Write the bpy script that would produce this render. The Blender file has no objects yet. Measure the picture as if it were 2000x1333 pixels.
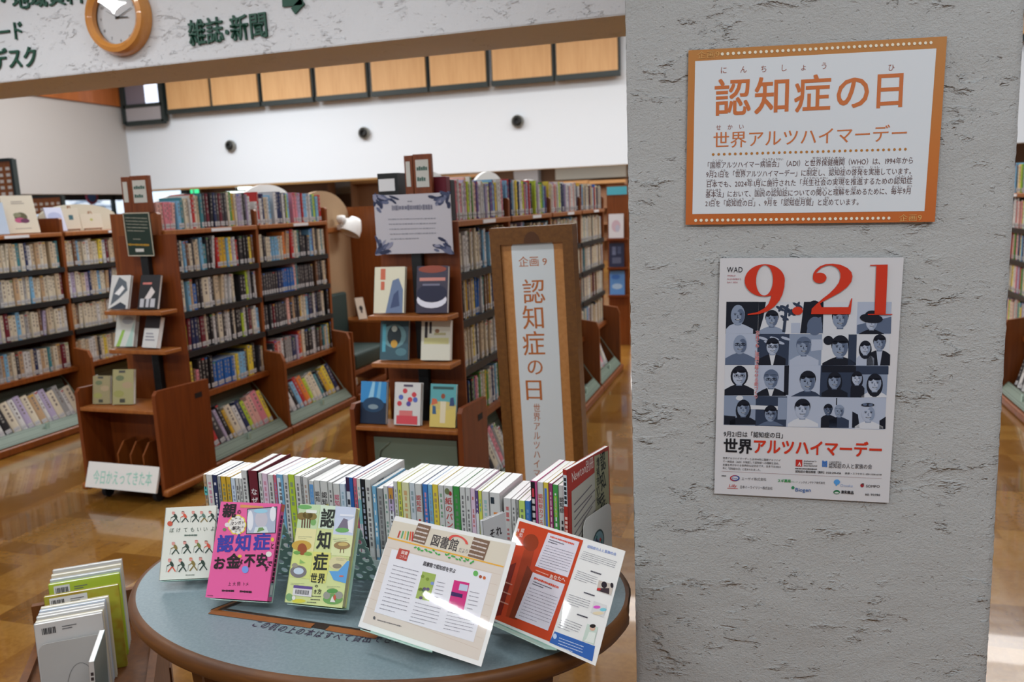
import bpy, bmesh, math, random
import numpy as np
from mathutils import Vector, Matrix
R = math.radians
rnd = random.Random(7)
sc = bpy.context.scene
COL = sc.collection

# ---------------------------------------------------------------- camera
F = 1614.0
CAM = np.array([0.0, 0.0, 1.46])
_n = lambda v: np.array(v, float) / np.linalg.norm(v)
_UP = -_n((.041, 1, 265.6 / F))
_Y = np.array(((1510 - 1000) / F, (380.4 - 666.5) / F, 1.)); _Y -= _UP * (_Y @ _UP); _Y = _n(_Y)
_X = np.cross(_Y, _UP)
RW = np.array([_X, _Y, _UP])
def ray(u, v): return RW @ np.array([(u - 1000) / F, (v - 666.5) / F, 1.])
def hit(u, v, ax, val):
    d = ray(u, v); return CAM + d * ((val - CAM[ax]) / d[ax])
def proj(P):
    c = RW.T @ (np.array(P, float) - CAM)
    return c[0] / c[2] * F + 1000, c[1] / c[2] * F + 666.5, c[2]
cam = bpy.data.cameras.new('camera'); cam_o = bpy.data.objects.new('camera', cam); COL.objects.link(cam_o)
m = Matrix.Identity(4)
for i in range(3):
    m[i][0] = RW[i][0]; m[i][1] = -RW[i][1]; m[i][2] = -RW[i][2]; m[i][3] = CAM[i]
cam_o.matrix_world = m
cam.sensor_width = 22.3; cam.lens = F / 2000 * 22.3
cam.clip_start = .05; cam.clip_end = 80
cam.dof.use_dof = True; cam.dof.focus_distance = 1.5; cam.dof.aperture_fstop = 3.6
sc.camera = cam_o
sc.view_settings.view_transform = 'Standard'; sc.view_settings.look = 'None'
sc.view_settings.gamma = 1; sc.view_settings.use_curve_mapping = False
sc.view_settings.exposure = 0.0
sc.cycles.max_bounces = 7; sc.cycles.diffuse_bounces = 3; sc.cycles.glossy_bounces = 3
sc.cycles.transmission_bounces = 4; sc.cycles.caustics_reflective = False; sc.cycles.caustics_refractive = False
sc.cycles.sample_clamp_indirect = 4
try: sc.cycles.use_denoising = True
except Exception: pass
# ---------------------------------------------------------------- light
w = bpy.data.worlds.new('World'); sc.world = w; w.use_nodes = True
bg = w.node_tree.nodes['Background']; bg.inputs[0].default_value = (.80, .88, 1, 1); bg.inputs[1].default_value = .35
def area(x, y, z, sx, sy, power, color=(.92, .965, 1), rx=0, rz=0):
    l = bpy.data.lights.new('ceiling_and_fill_lamp', 'AREA'); l.shape = 'RECTANGLE'; l.size = sx; l.size_y = sy
    l.energy = power; l.color = color
    o = bpy.data.objects.new('ceiling_and_fill_lamp', l); COL.objects.link(o); o.location = (x, y, z); o.rotation_euler = (R(rx), 0, R(rz))
for x in (-1.0, 1.3): area(x, -.9, 2.93, 1.25, .12, 38)
area(-3.5, -.87, 2.93, .52, .035, 30, rz=-31); area(-6.8, -1.95, 2.93, .8, .10, 30, rz=30); area(-6.1, -.8, 2.93, .35, .08, 10, rz=60); area(-2.5, .6, 2.93, 1.2, .12, 24)
area(-4.15, 1.65, 2.93, .26, .26, 18)
area(-1.4, 2.05, 2.93, 1.2, .16, 17); area(-3.2, 2.05, 2.93, 1.2, .16, 17); area(.9, .35, 2.93, 1.2, .3, 17)  # first two are fill lamps added along the beam to brighten its face
for x, y in ((-9.8, 10.6), (-3.6, 8.6), (2.4, 9.2)): area(x, y, 5.0, 2.6, 3.2, 350)
area(-3.6, 5.2, 5.0, 5.0, .8, 95); area(2.2, 5.6, 5.0, 1.6, 1.2, 40)
area(-4, 12.4, 5.05, 16, .8, 290, (1, .98, .95))
area(-4, 18.5, 2.65, 10, 2, 520)

# ---------------------------------------------------------------- materials
def lin(c):
    c /= 255.; return c / 12.92 if c <= .04045 else ((c + .055) / 1.055) ** 2.4
def rgb(r, g, b): return (lin(r), lin(g), lin(b), 1)
MATS = {}
def mat(name, c, rough=.6, spec=.4, metal=0, coat=0, emit=0):
    if name in MATS: return MATS[name]
    m = bpy.data.materials.new(name); m.use_nodes = True
    b = m.node_tree.nodes['Principled BSDF']
    b.inputs['Base Color'].default_value = rgb(*c); b.inputs['Roughness'].default_value = rough
    b.inputs['Specular IOR Level'].default_value = spec; b.inputs['Metallic'].default_value = metal
    b.inputs['Coat Weight'].default_value = coat; b.inputs['Coat Roughness'].default_value = .025
    if emit:
        b.inputs['Emission Color'].default_value = rgb(*c); b.inputs['Emission Strength'].default_value = emit
    MATS[name] = m; return m
def C(r, g, b, rough=.55): return mat('print_%d_%d_%d' % (r, g, b), (r, g, b), rough, .3)
def nodes(m): return m.node_tree.nodes, m.node_tree.links, m.node_tree.nodes['Principled BSDF']
def coords(m, scale=(1, 1, 1), rot=(0, 0, 0), kind='Object'):
    N, L, b = nodes(m); t = N.new('ShaderNodeTexCoord'); mp = N.new('ShaderNodeMapping')
    mp.inputs['Scale'].default_value = scale; mp.inputs['Rotation'].default_value = rot
    if kind == 'World':
        g = N.new('ShaderNodeNewGeometry'); L.new(g.outputs['Position'], mp.inputs[0])
    else: L.new(t.outputs[kind], mp.inputs[0])
    return mp.outputs[0]
def noise(m, vec, scale, detail=4, rough=.55, dist=0):
    N, L, b = nodes(m); n = N.new('ShaderNodeTexNoise'); n.inputs['Scale'].default_value = scale
    n.inputs['Detail'].default_value = detail; n.inputs['Roughness'].default_value = rough; n.inputs['Distortion'].default_value = dist
    L.new(vec, n.inputs['Vector']); return n.outputs['Fac']
def ramp(m, fac, stops):
    N, L, b = nodes(m); r = N.new('ShaderNodeValToRGB'); e = r.color_ramp.elements
    while len(e) < len(stops): e.new(.5)
    for k, (p, c) in enumerate(stops): e[k].position = p; e[k].color = c
    L.new(fac, r.inputs[0]); return r.outputs[0]
def mathn(m, op, a, b2=None, c=None):
    N, L, b = nodes(m); n = N.new('ShaderNodeMath'); n.operation = op
    for k, x in enumerate((a, b2, c)):
        if x is None: continue
        if isinstance(x, (int, float)): n.inputs[k].default_value = x
        else: L.new(x, n.inputs[k])
    return n.outputs[0]
def bump(m, h, strength=.3, dist=.01):
    N, L, b = nodes(m); n = N.new('ShaderNodeBump'); n.inputs['Strength'].default_value = strength
    n.inputs['Distance'].default_value = dist; L.new(h, n.inputs['Height']); L.new(n.outputs[0], b.inputs['Normal'])
def wood(name, c1, c2, rough=.4, scale=(28, 28, 1.6), coat=.15, kind='Object'):
    m = mat(name, c1, rough, .4, coat=coat); N, L, b = nodes(m)
    v = coords(m, scale, kind=kind)
    f = noise(m, v, 1.6, 5, .6, .4)
    L.new(ramp(m, f, [(.3, rgb(*c1)), (.72, rgb(*c2))]), b.inputs['Base Color'])
    bump(m, f, .06, .002); return m
def plaster(name, c, k=1.0):
    m = mat(name, c, .92, .15); N, L, b = nodes(m)
    v = coords(m, (1, 1, 2.3), kind='World')
    n1 = noise(m, v, 9.0 * k, 5, .62, .25)
    s = mathn(m, 'FRACT', mathn(m, 'MULTIPLY', n1, 5.5))                 # torn lips: slow rise, sudden drop
    lip = mathn(m, 'POWER', s, 5.0)
    n2 = noise(m, v, 6.0 * k, 6, .72, .2)
    mask = ramp(m, n2, [(.525, (0, 0, 0, 1)), (.60, (1, 1, 1, 1))])
    rag = noise(m, v, 55 * k, 4, .7)
    lip = mathn(m, 'MULTIPLY', mathn(m, 'MULTIPLY', lip, mask), mathn(m, 'ADD', .35, rag))
    v2 = coords(m, (1, 1, 1.15), kind='World')
    fine = noise(m, v2, 230 * k, 4, .75); mid = noise(m, v2, 75 * k, 5, .7)
    pit = ramp(m, noise(m, v2, 85 * k, 2, .5), [(.26, (0, 0, 0, 1)), (.33, (1, 1, 1, 1))])
    h = mathn(m, 'ADD', mathn(m, 'MULTIPLY', lip, 1.25), mathn(m, 'ADD', mathn(m, 'MULTIPLY', fine, .40), mathn(m, 'ADD', mathn(m, 'MULTIPLY', mid, .26), mathn(m, 'MULTIPLY', pit, .22))))
    bump(m, h, 1.0, .0070 / k)
    return m
def wallpaint(name, c, s=60, st=.25):
    m = mat(name, c, .85, .2); v = coords(m, (1, 1, 1), kind='World'); bump(m, noise(m, v, s, 4), st, .004); return m

M_WOOD = wood('shelf_wood', (112, 56, 16), (138, 74, 26), .45, coat=.04)
M_WOODD = wood('dark_trolley_wood', (102, 46, 12), (126, 62, 20), .45, coat=.04)
M_EDGE = wood('edge_wood', (140, 80, 34), (162, 98, 44), .45, coat=.05)
M_SIGNW = wood('sign_wood', (100, 62, 24), (122, 80, 34), .4, (40, 40, 1.2), .05)
M_SIGNL = wood('sign_inner_wood', (180, 122, 66), (198, 140, 82), .4, (40, 40, 1.2), .05)
M_RIM = wood('rim_wood', (76, 42, 10), (110, 66, 20), .5, (3, 3, 60), 0)
M_GROOVE = wood('groove_wood', (120, 68, 26), (142, 84, 36), .5, (6, 6, 6), 0)
M_BOX = wood('crate_wood', (84, 46, 12), (110, 64, 22), .55, coat=0)
M_PANEL = wood('panel_wood', (194, 150, 100), (210, 168, 118), .55, (10, 10, .7), 0)
M_BAND = wood('band_wood', (150, 84, 36), (172, 100, 48), .5, (4, 4, .5))
M_BLACK = mat('black_metal', (24, 26, 27), .45)
M_FRAMEG = mat('dark_green_frame', (36, 46, 46), .5)
M_MINT = mat('mint_metal', (160, 192, 180), .4, .5)
M_GREENM = mat('grey_green_metal', (122, 134, 118), .5)
M_WHITE = mat('white_paint', (232, 230, 226), .6)
M_PAPER = mat('paper', (218, 226, 230), .6, .3)
M_PAGE = mat('page_edges', (238, 238, 236), .85, .1)
M_GLOSS = mat('laminated_paper', (222, 222, 220), .6, .1, coat=.8)
M_CREAM = mat('cream_board', (206, 200, 180), .7)
M_TAN = mat('tan_board', (172, 142, 108), .7)
M_STICK = mat('spine_sticker', (186, 184, 184), .5)
M_LABEL = mat('shelf_label', (222, 222, 224), .5)
M_CUSH = mat('dark_green_cushion', (40, 58, 54), .6)
M_RUBBER = mat('rubber', (28, 30, 34), .6)

# ---------------------------------------------------------------- mesh builder
class MB:
    def __init__(s): s.v = []; s.f = []; s.mi = []; s.mats = []; s.T = None
    def add(s, vs, fs, mt):
        if mt not in s.mats: s.mats.append(mt)
        k = s.mats.index(mt); b = len(s.v)
        for p in vs:
            p = Vector((p[0], p[1], p[2]))
            s.v.append(s.T @ p if s.T is not None else p)
        for f in fs: s.f.append([b + i for i in f]); s.mi.append(k)
        return s
    def box(s, x0, x1, y0, y1, z0, z1, mt):
        vs = [(x, y, z) for z in (z0, z1) for y in (y0, y1) for x in (x0, x1)]
        return s.add(vs, [(0, 2, 3, 1), (4, 5, 7, 6), (0, 1, 5, 4), (2, 6, 7, 3), (0, 4, 6, 2), (1, 3, 7, 5)], mt)
    def rbox(s, x0, x1, y0, y1, z0, z1, mt, r=.004, seg=2):
        bm = bmesh.new(); bmesh.ops.create_cube(bm, size=1)
        for v in bm.verts: v.co = Vector(((x0 + x1) / 2 + v.co.x * (x1 - x0), (y0 + y1) / 2 + v.co.y * (y1 - y0), (z0 + z1) / 2 + v.co.z * (z1 - z0)))
        r = min(r, .45 * min(abs(x1 - x0), abs(y1 - y0), abs(z1 - z0)))
        bmesh.ops.bevel(bm, geom=bm.edges[:], offset=r, segments=seg, affect='EDGES', profile=.5)
        bm.verts.index_update()
        s.add([v.co[:] for v in bm.verts], [[v.index for v in f.verts] for f in bm.faces], mt); bm.free(); return s
    def prism(s, pts, a0, a1, mt, ax=2):
        n = len(pts)
        def P(p, a): return (p[0], p[1], a) if ax == 2 else ((p[0], a, p[1]) if ax == 1 else (a, p[0], p[1]))
        vs = [P(p, a0) for p in pts] + [P(p, a1) for p in pts]
        return s.add(vs, [list(range(n))[::-1], list(range(n, 2 * n))] + [(i, (i + 1) % n, n + (i + 1) % n, n + i) for i in range(n)], mt)
    def poly(s, pts, z, mt): return s.add([(p[0], p[1], z) for p in pts], [list(range(len(pts)))], mt)
    def rect(s, x0, x1, y0, y1, z, mt): return s.poly([(x0, y0), (x1, y0), (x1, y1), (x0, y1)], z, mt)
    def disc(s, cx, cy, rx, ry, z, mt, n=16, a0=0, a1=2 * math.pi):
        full = a1 - a0 > 6.28; k = n if full else n + 1
        return s.poly([(cx + rx * math.cos(a0 + (a1 - a0) * i / n), cy + ry * math.sin(a0 + (a1 - a0) * i / n)) for i in range(k)], z, mt)
    def cyl(s, p0, p1, r0, mt, r1=None, n=12, cap=True):
        p0 = Vector(p0); p1 = Vector(p1); r1 = r0 if r1 is None else r1
        d = (p1 - p0).normalized(); a = d.orthogonal().normalized(); b = d.cross(a)
        vs = [p0 + (a * math.cos(t) + b * math.sin(t)) * r0 for t in (2 * math.pi * i / n for i in range(n))]
        vs += [p1 + (a * math.cos(t) + b * math.sin(t)) * r1 for t in (2 * math.pi * i / n for i in range(n))]
        fs = [(i, (i + 1) % n, n + (i + 1) % n, n + i) for i in range(n)]
        if cap: fs += [list(range(n))[::-1], list(range(n, 2 * n))]
        return s.add(vs, fs, mt)
    def tube(s, path, r, mt, n=8):
        P = [Vector(p) for p in path]; k = len(P); vs = []; a = None
        for i in range(k):
            d = (P[min(i + 1, k - 1)] - P[max(i - 1, 0)]).normalized()
            a = d.orthogonal().normalized() if a is None else (a - d * a.dot(d)).normalized()
            b = d.cross(a)
            vs += [P[i] + (a * math.cos(2 * math.pi * j / n) + b * math.sin(2 * math.pi * j / n)) * r for j in range(n)]
        fs = [(i * n + j, i * n + (j + 1) % n, (i + 1) * n + (j + 1) % n, (i + 1) * n + j) for i in range(k - 1) for j in range(n)]
        return s.add(vs, fs + [list(range(n))[::-1], list(range((k - 1) * n, k * n))], mt)
    def lathe(s, prof, c, mt, n=24, axis='z'):
        vs = []; k = len(prof)
        for i in range(n):
            t = 2 * math.pi * i / n
            for r, z in prof:
                p = (r * math.cos(t), r * math.sin(t), z)
                if axis == 'y': p = (p[0], z, p[1])
                vs.append((c[0] + p[0], c[1] + p[1], c[2] + p[2]))
        return s.add(vs, [(i * k + j, ((i + 1) % n) * k + j, ((i + 1) % n) * k + j + 1, i * k + j + 1) for i in range(n) for j in range(k - 1)], mt)
    def stroke(s, pts, wd, z, mt):
        for (x0, y0), (x1, y1) in zip(pts, pts[1:]):
            l = math.hypot(x1 - x0, y1 - y0) or 1; nx = -(y1 - y0) / l * wd / 2; ny = (x1 - x0) / l * wd / 2
            s.poly([(x0 - nx, y0 - ny), (x1 - nx, y1 - ny), (x1 + nx, y1 + ny), (x0 + nx, y0 + ny)], z, mt)
        return s
    def build(s, name, parent=None, M=None, smooth=None):
        me = bpy.data.meshes.new(name); me.from_pydata(s.v, [], s.f)
        for x in s.mats: me.materials.append(x)
        me.polygons.foreach_set('material_index', s.mi); me.update()
        o = bpy.data.objects.new(name, me); COL.objects.link(o)
        if parent is not None: o.parent = parent
        if M is not None: o.matrix_world = M if parent is None else o.matrix_world
        if M is not None and parent is not None: o.matrix_local = M
        if smooth: me.shade_smooth(); me.set_sharp_from_angle(angle=R(smooth))
        return o
def tag(o, label=None, cat=None, group=None, kind=None):
    if label: o['label'] = label
    if cat: o['category'] = cat
    if group: o['group'] = group
    if kind: o['kind'] = kind
    return o
def empty(name, loc=(0, 0, 0), rz=0, label=None, cat=None, group=None):
    o = bpy.data.objects.new(name, None); COL.objects.link(o); o.location = loc; o.rotation_euler = (0, 0, rz)
    o.empty_display_size = .1
    return tag(o, label, cat, group)
def copy_tree(o, parent=None):
    c = o.copy(); COL.objects.link(c)
    if parent is not None: c.parent = parent
    for ch in list(o.children): copy_tree(ch, c)
    return c
def frame(x, y, yaw, tilt, z=0, roll=0):
    """local u right, v up the sheet, n towards the reader"""
    ux = Vector((math.cos(yaw), math.sin(yaw), 0)); nb = Vector((-math.sin(yaw), math.cos(yaw), 0))
    uy = Vector((0, 0, 1)) * math.cos(tilt) + nb * math.sin(tilt)
    a = ux * math.cos(roll) + uy * math.sin(roll); b = -ux * math.sin(roll) + uy * math.cos(roll); n = a.cross(b)
    M = Matrix.Identity(4)
    for i in range(3): M[i][0] = a[i]; M[i][1] = b[i]; M[i][2] = n[i]
    M[0][3], M[1][3], M[2][3] = x, y, z
    return M

# ---------------------------------------------------------------- lettering
GL = {}
def glyph(ch, bold):
    k = (ch, bold)
    if k not in GL:
        c = bpy.data.curves.new('g', 'FONT'); c.body = ch; c.size = 1; c.resolution_u = 3; c.dimensions = '2D'; c.fill_mode = 'FRONT'; c.offset = bold
        o = bpy.data.objects.new('g', c); me = o.to_mesh()
        GL[k] = ([(v.co.x, v.co.y) for v in me.vertices], [tuple(p.vertices) for p in me.polygons])
        o.to_mesh_clear(); bpy.data.objects.remove(o); bpy.data.curves.remove(c)
    return GL[k]
def adv(ch):
    if ch == ' ': return .35
    if ord(ch) > 0x2000: return 1.0
    v, f = glyph(ch, 0); return (max(a for a, b in v) + .06) if v else .4
OFFS = (((0, 0),), ((-1, 0), (1, 0)), ((-1, -1), (1, -1), (1, 1), (-1, 1), (0, 0)))    # heavier strokes: the letter laid down again, slightly shifted
def text(mb, s, p0, p1, h, mt, z, bold=0, slant=0):
    """s along p0->p1 (bottom of the letters), letter box h high"""
    tot = sum(adv(c) for c in s); dx, dy = p1[0] - p0[0], p1[1] - p0[1]; L = math.hypot(dx, dy); e = (dx / L, dy / L); n = (-e[1], e[0])
    kx = L / tot; ky = h / .92; x = 0
    for c in s:
        v, f = glyph(c, 0)
        for i, (ox, oy) in enumerate(OFFS[0 if bold < .002 else 1 if bold < .01 else 2]):
            ox *= bold; oy *= bold
            if f: mb.add([(p0[0] + e[0] * (x + a + ox + slant * b) * kx + n[0] * (b + oy + .08) * ky, p0[1] + e[1] * (x + a + ox + slant * b) * kx + n[1] * (b + oy + .08) * ky, z + i * 3e-6) for a, b in v], f, mt)
        x += adv(c)
def vtext(mb, s, cx, top, size, step, mt, z, bold=0, wd=None):
    for i, c in enumerate(s):
        b = top - i * step - size
        if c == 'ー':
            mb.rect(cx - size * .05, cx + size * .05, b + size * .08, b + size * .92, z, mt); continue
        wv = wd or size
        text(mb, c, (cx - wv / 2, b), (cx + wv / 2, b), size * .92, mt, z, bold)
class Quad:
    """a flat sheet w x h whose printed things are laid out by measured positions (bl, br, tr, tl of the sheet)"""
    def __init__(s, q, wd, ht):
        dst = [(0, 0), (wd, 0), (wd, ht), (0, ht)]; A = []; B = []
        for (x, y), (u, v) in zip(q, dst):
            A += [[x, y, 1, 0, 0, 0, -u * x, -u * y], [0, 0, 0, x, y, 1, -v * x, -v * y]]; B += [u, v]
        k = np.linalg.solve(np.array(A, float), np.array(B, float)); s.H = np.append(k, 1).reshape(3, 3); s.mb = MB(); s.w = wd; s.h = ht
    def m(s, x, y):
        a = s.H @ np.array([x, y, 1.]); return (a[0] / a[2], a[1] / a[2])
    def t(s, txt, x0, y0, x1, y1, hh, mt, z=.0008, bold=0, slant=0):
        p0, p1 = s.m(x0, y0), s.m(x1, y1); q = s.m(x0, y0 - hh); text(s.mb, txt, p0, p1, math.hypot(q[0] - p0[0], q[1] - p0[1]), mt, z, bold, slant)
    def p(s, pts, mt, z=.0005): s.mb.poly([s.m(*p) for p in pts], z, mt)
    def e(s, cx, cy, rx, ry, mt, z=.0007, n=18, a0=0, a1=2 * math.pi, rot=0):
        cr, sr = math.cos(rot), math.sin(rot); full = a1 - a0 > 6.28; pts = []
        for i in range(n if full else n + 1):
            t = a0 + (a1 - a0) * i / n; x, y = rx * math.cos(t), ry * math.sin(t); pts.append((cx + x * cr - y * sr, cy + x * sr + y * cr))
        s.p(pts, mt, z)
    def st(s, pts, wd, mt, z=.0007):
        for (x0, y0), (x1, y1) in zip(pts, pts[1:]):
            l = math.hypot(x1 - x0, y1 - y0) or 1; nx = -(y1 - y0) / l * wd / 2; ny = (x1 - x0) / l * wd / 2
            s.p([(x0 - nx, y0 - ny), (x1 - nx, y1 - ny), (x1 + nx, y1 + ny), (x0 + nx, y0 + ny)], mt, z)
    def lines(s, tl, tr, bl, n, mt, z=.0008, k=.42, seed=1, last=.6):
        """rows of small marks where the print is too small to read"""
        r = random.Random(seed); dx = ((tr[0] - tl[0]), (tr[1] - tl[1])); dy = ((bl[0] - tl[0]) / n, (bl[1] - tl[1]) / n)
        hgt = math.hypot(*dy) * k
        for i in range(n):
            f = 0; end = last if i == n - 1 else 1
            while f < end - .02:
                g = min(end, f + r.uniform(.02, .07))
                a = (tl[0] + dx[0] * f + dy[0] * (i + .5), tl[1] + dx[1] * f + dy[1] * (i + .5)); b = (tl[0] + dx[0] * g + dy[0] * (i + .5), tl[1] + dx[1] * g + dy[1] * (i + .5))
                s.st([a, b], hgt * r.uniform(.6, 1), mt, z); f = g + r.uniform(.006, .014)
ORD = 'first second third fourth fifth sixth seventh eighth ninth tenth eleventh twelfth thirteenth fourteenth fifteenth sixteenth seventeenth eighteenth nineteenth'.split()
def ordinal(i):
    if i < 19: return ORD[i]
    i += 1; tens = {2: 'twent', 3: 'thirt', 4: 'fort', 5: 'fift', 6: 'sixt'}[i // 10]
    return tens + 'ieth' if i % 10 == 0 else tens + 'y-' + ORD[i % 10 - 1]
# ================================================================ SETTING
def struct(name, mb, M=None, smooth=None): return tag(mb.build(name, None, M, smooth), kind='structure')
# floor: parquet squares with strips laid in turn
mf = mat('parquet', (150, 100, 52), .16, .5, coat=.5); N, L, b = nodes(mf)
v = coords(mf, (1 / .31, 1 / .31, 1), kind='World'); sep = N.new('ShaderNodeSeparateXYZ'); L.new(v, sep.inputs[0])
fx, fy = mathn(mf, 'FLOOR', sep.outputs[0]), mathn(mf, 'FLOOR', sep.outputs[1])
par = mathn(mf, 'MODULO', mathn(mf, 'ABSOLUTE', mathn(mf, 'ADD', fx, fy)), 2.0)
ux, uy = mathn(mf, 'FRACT', sep.outputs[0]), mathn(mf, 'FRACT', sep.outputs[1])
acr = N.new('ShaderNodeMix'); acr.data_type = 'FLOAT'; L.new(par, acr.inputs[0]); L.new(ux, acr.inputs[2]); L.new(uy, acr.inputs[3])
strip = mathn(mf, 'FLOOR', mathn(mf, 'MULTIPLY', acr.outputs[0], 3.0))
comb = N.new('ShaderNodeCombineXYZ'); L.new(fx, comb.inputs[0]); L.new(fy, comb.inputs[1]); L.new(strip, comb.inputs[2])
wn = N.new('ShaderNodeTexWhiteNoise'); L.new(comb.outputs[0], wn.inputs[0])
comb2 = N.new('ShaderNodeCombineXYZ'); L.new(fx, comb2.inputs[0]); L.new(fy, comb2.inputs[1])
wn2 = N.new('ShaderNodeTexWhiteNoise'); L.new(comb2.outputs[0], wn2.inputs[0])
gr = noise(mf, v, 9, 5, .6, 1.5)
fac = mathn(mf, 'ADD', mathn(mf, 'ADD', mathn(mf, 'MULTIPLY', wn.outputs[0], .26), mathn(mf, 'MULTIPLY', wn2.outputs[0], .24)), mathn(mf, 'MULTIPLY', gr, .5))
L.new(ramp(mf, fac, [(.15, rgb(94, 58, 18)), (.45, rgb(126, 84, 30)), (.62, rgb(142, 100, 42)), (.85, rgb(156, 114, 54))]), b.inputs['Base Color'])
rn = noise(mf, v, 2.0, 3); L.new(mathn(mf, 'ADD', .12, mathn(mf, 'MULTIPLY', rn, .14)), b.inputs['Roughness'])
bump(mf, noise(mf, v, .9, 3), .12, .02)
struct('floor', MB().box(-18, 9, -5, 25, -.1, 0, mf))
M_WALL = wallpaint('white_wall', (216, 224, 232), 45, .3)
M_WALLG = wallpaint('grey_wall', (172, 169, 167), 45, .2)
M_CEIL = wallpaint('ceiling_white', (214, 212, 206))
struct('ceiling', MB().box(-14, 9, 3.3, 16, 5.3, 5.4, M_CEIL))
struct('ceiling_entrance', MB().box(-9, 5, -4.5, 3.2, 3.0, 3.1, M_CEIL))
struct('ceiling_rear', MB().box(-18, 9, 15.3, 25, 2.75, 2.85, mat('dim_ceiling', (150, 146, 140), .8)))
struct('wall_back', MB().box(-13.35, 8, 15, 15.3, 2.1, 5.3, M_WALL))
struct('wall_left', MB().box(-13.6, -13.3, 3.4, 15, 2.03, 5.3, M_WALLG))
# wood band high on the left wall
struct('trim_1', MB().box(-13.3, -13.24, 3.5, 14.98, 3.86, 4.75, M_BAND))
struct('trim_2', MB().box(-13.3, hit(765, 340, 1, 15)[0], 14.93, 15.0, 2.06, 2.1, mat('brass_edge', (150, 116, 70), .4)))
# beam and pillar
MP = plaster('torn_plaster', (186, 188, 188), 1.0)
MBM = plaster('beam_plaster', (228, 229, 232), 1.1)
bm_ = MB().box(-6.2, 1.2, 3.2, 3.61, 2.142, 3.9, MBM).box(-6.2, 1.2, 3.202, 3.608, 2.138, 2.1418, MBM)
beam = struct('beam', bm_)
G = mat('letter_green', (22, 74, 56), .5)
lm = MB()
def btext(s, q0, q1, top, bold=.011):
    a, b2, c = hit(*q0, 1, 3.19), hit(*q1, 1, 3.19), hit(q0[0], top, 1, 3.19)
    text(lm, s, (a[0], a[2]), (b2[0], b2[2]), c[2] - a[2], G, 0, bold)
btext('雑誌', (369, 90), (438, 82), 40, .011); btext('・', (430, 83), (458, 80), 45, .012); btext('新聞', (450, 81), (525, 71), 31, .011)
btext('カード', (-28, 84), (47, 76), 47); btext('一デスク', (-42, 140), (75, 130), 99)
btext('・地域資料', (-10, 22), (165, 5), -21)
a1 = hit(551, 6, 1, 3.19); a2 = hit(590, 2, 1, 3.19); a3 = hit(572, 22, 1, 3.19)
lm.stroke([(a1[0], a1[2]), (a2[0], a2[2]), (a3[0], a3[2] - .0)], .03, 0, G)
lm.v = [Vector((p.x, 3.19 - p.z, p.y)) for p in lm.v]
lt = lm.build('lettering', beam)
sol = lt.modifiers.new('depth', 'SOLIDIFY'); sol.thickness = .008; sol.offset = -1
pyaw = R(5.5)
PM = Matrix.Translation((.065, 1.493, 0)) @ Matrix.Rotation(pyaw, 4, 'Z')     # local x along the face, +y into the pillar
def pil(u, v):
    d = ray(u, v); o = np.array([.065, 1.493, 0]); n = np.array([-math.sin(pyaw), math.cos(pyaw), 0]); P = CAM + d * (((o - CAM) @ n) / (d @ n))
    q = P - o; return (q[0] * math.cos(pyaw) + q[1] * math.sin(pyaw), P[2])
# pillar: subdivided skin with real unevenness on its faces
PX0, PX1 = -.3093, .3062
bmp = bmesh.new(); rr = np.random.RandomState(3)
def fbm(seed, sx, sz):
    def f(x, z):
        t = 0
        for k in range(5):
            r2 = random.Random(seed + k); a, b2, c, d = [r2.uniform(0, 6.28) for _ in range(4)]; q = 2.1 ** k
            t += (math.sin(sx * q * x + a + 1.7 * math.sin(sz * .6 * q * z + c)) * math.sin(sz * q * z + b2 + 1.3 * math.sin(sx * .7 * q * x + d))) / (1.6 ** k)
        return t
    return f
fb = fbm(11, 9, 22)
pm = MB(); nx, nz = 90, 330; Z0, Z1 = 0, 3.0; vs = []
for j in range(nz + 1):
    for i in range(nx + 1):
        x = PX0 + (PX1 - PX0) * i / nx; z = Z0 + (Z1 - Z0) * j / nz
        ed = (-.0012 * abs(math.sin(z * 41) * math.sin(z * 97 + 1)) - .0008 * abs(math.sin(z * 233))) if i in (0, nx) else 0
        vs.append((x + (ed if i == nx else -ed), .0009 * fb(x, z) + (.004 if i in (0, nx) else 0), z))
pm.add(vs, [(j * (nx + 1) + i, j * (nx + 1) + i + 1, (j + 1) * (nx + 1) + i + 1, (j + 1) * (nx + 1) + i) for j in range(nz) for i in range(nx)], MP)
pm.add([(PX0 + .001, .004, 0), (PX0 + .001, .30, 0), (PX0 + .001, .30, 3), (PX0 + .001, .004, 3)], [(0, 3, 2, 1)], MP)
pm.add([(PX1 - .001, .004, 0), (PX1 - .001, .30, 0), (PX1 - .001, .30, 3), (PX1 - .001, .004, 3)], [(0, 1, 2, 3)], MP)
pm.add([(PX0, .30, 0), (PX1, .30, 0), (PX1, .30, 3), (PX0, .30, 3)], [(0, 3, 2, 1)], MP)
struct('pillar', pm, PM, 40)

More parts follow.
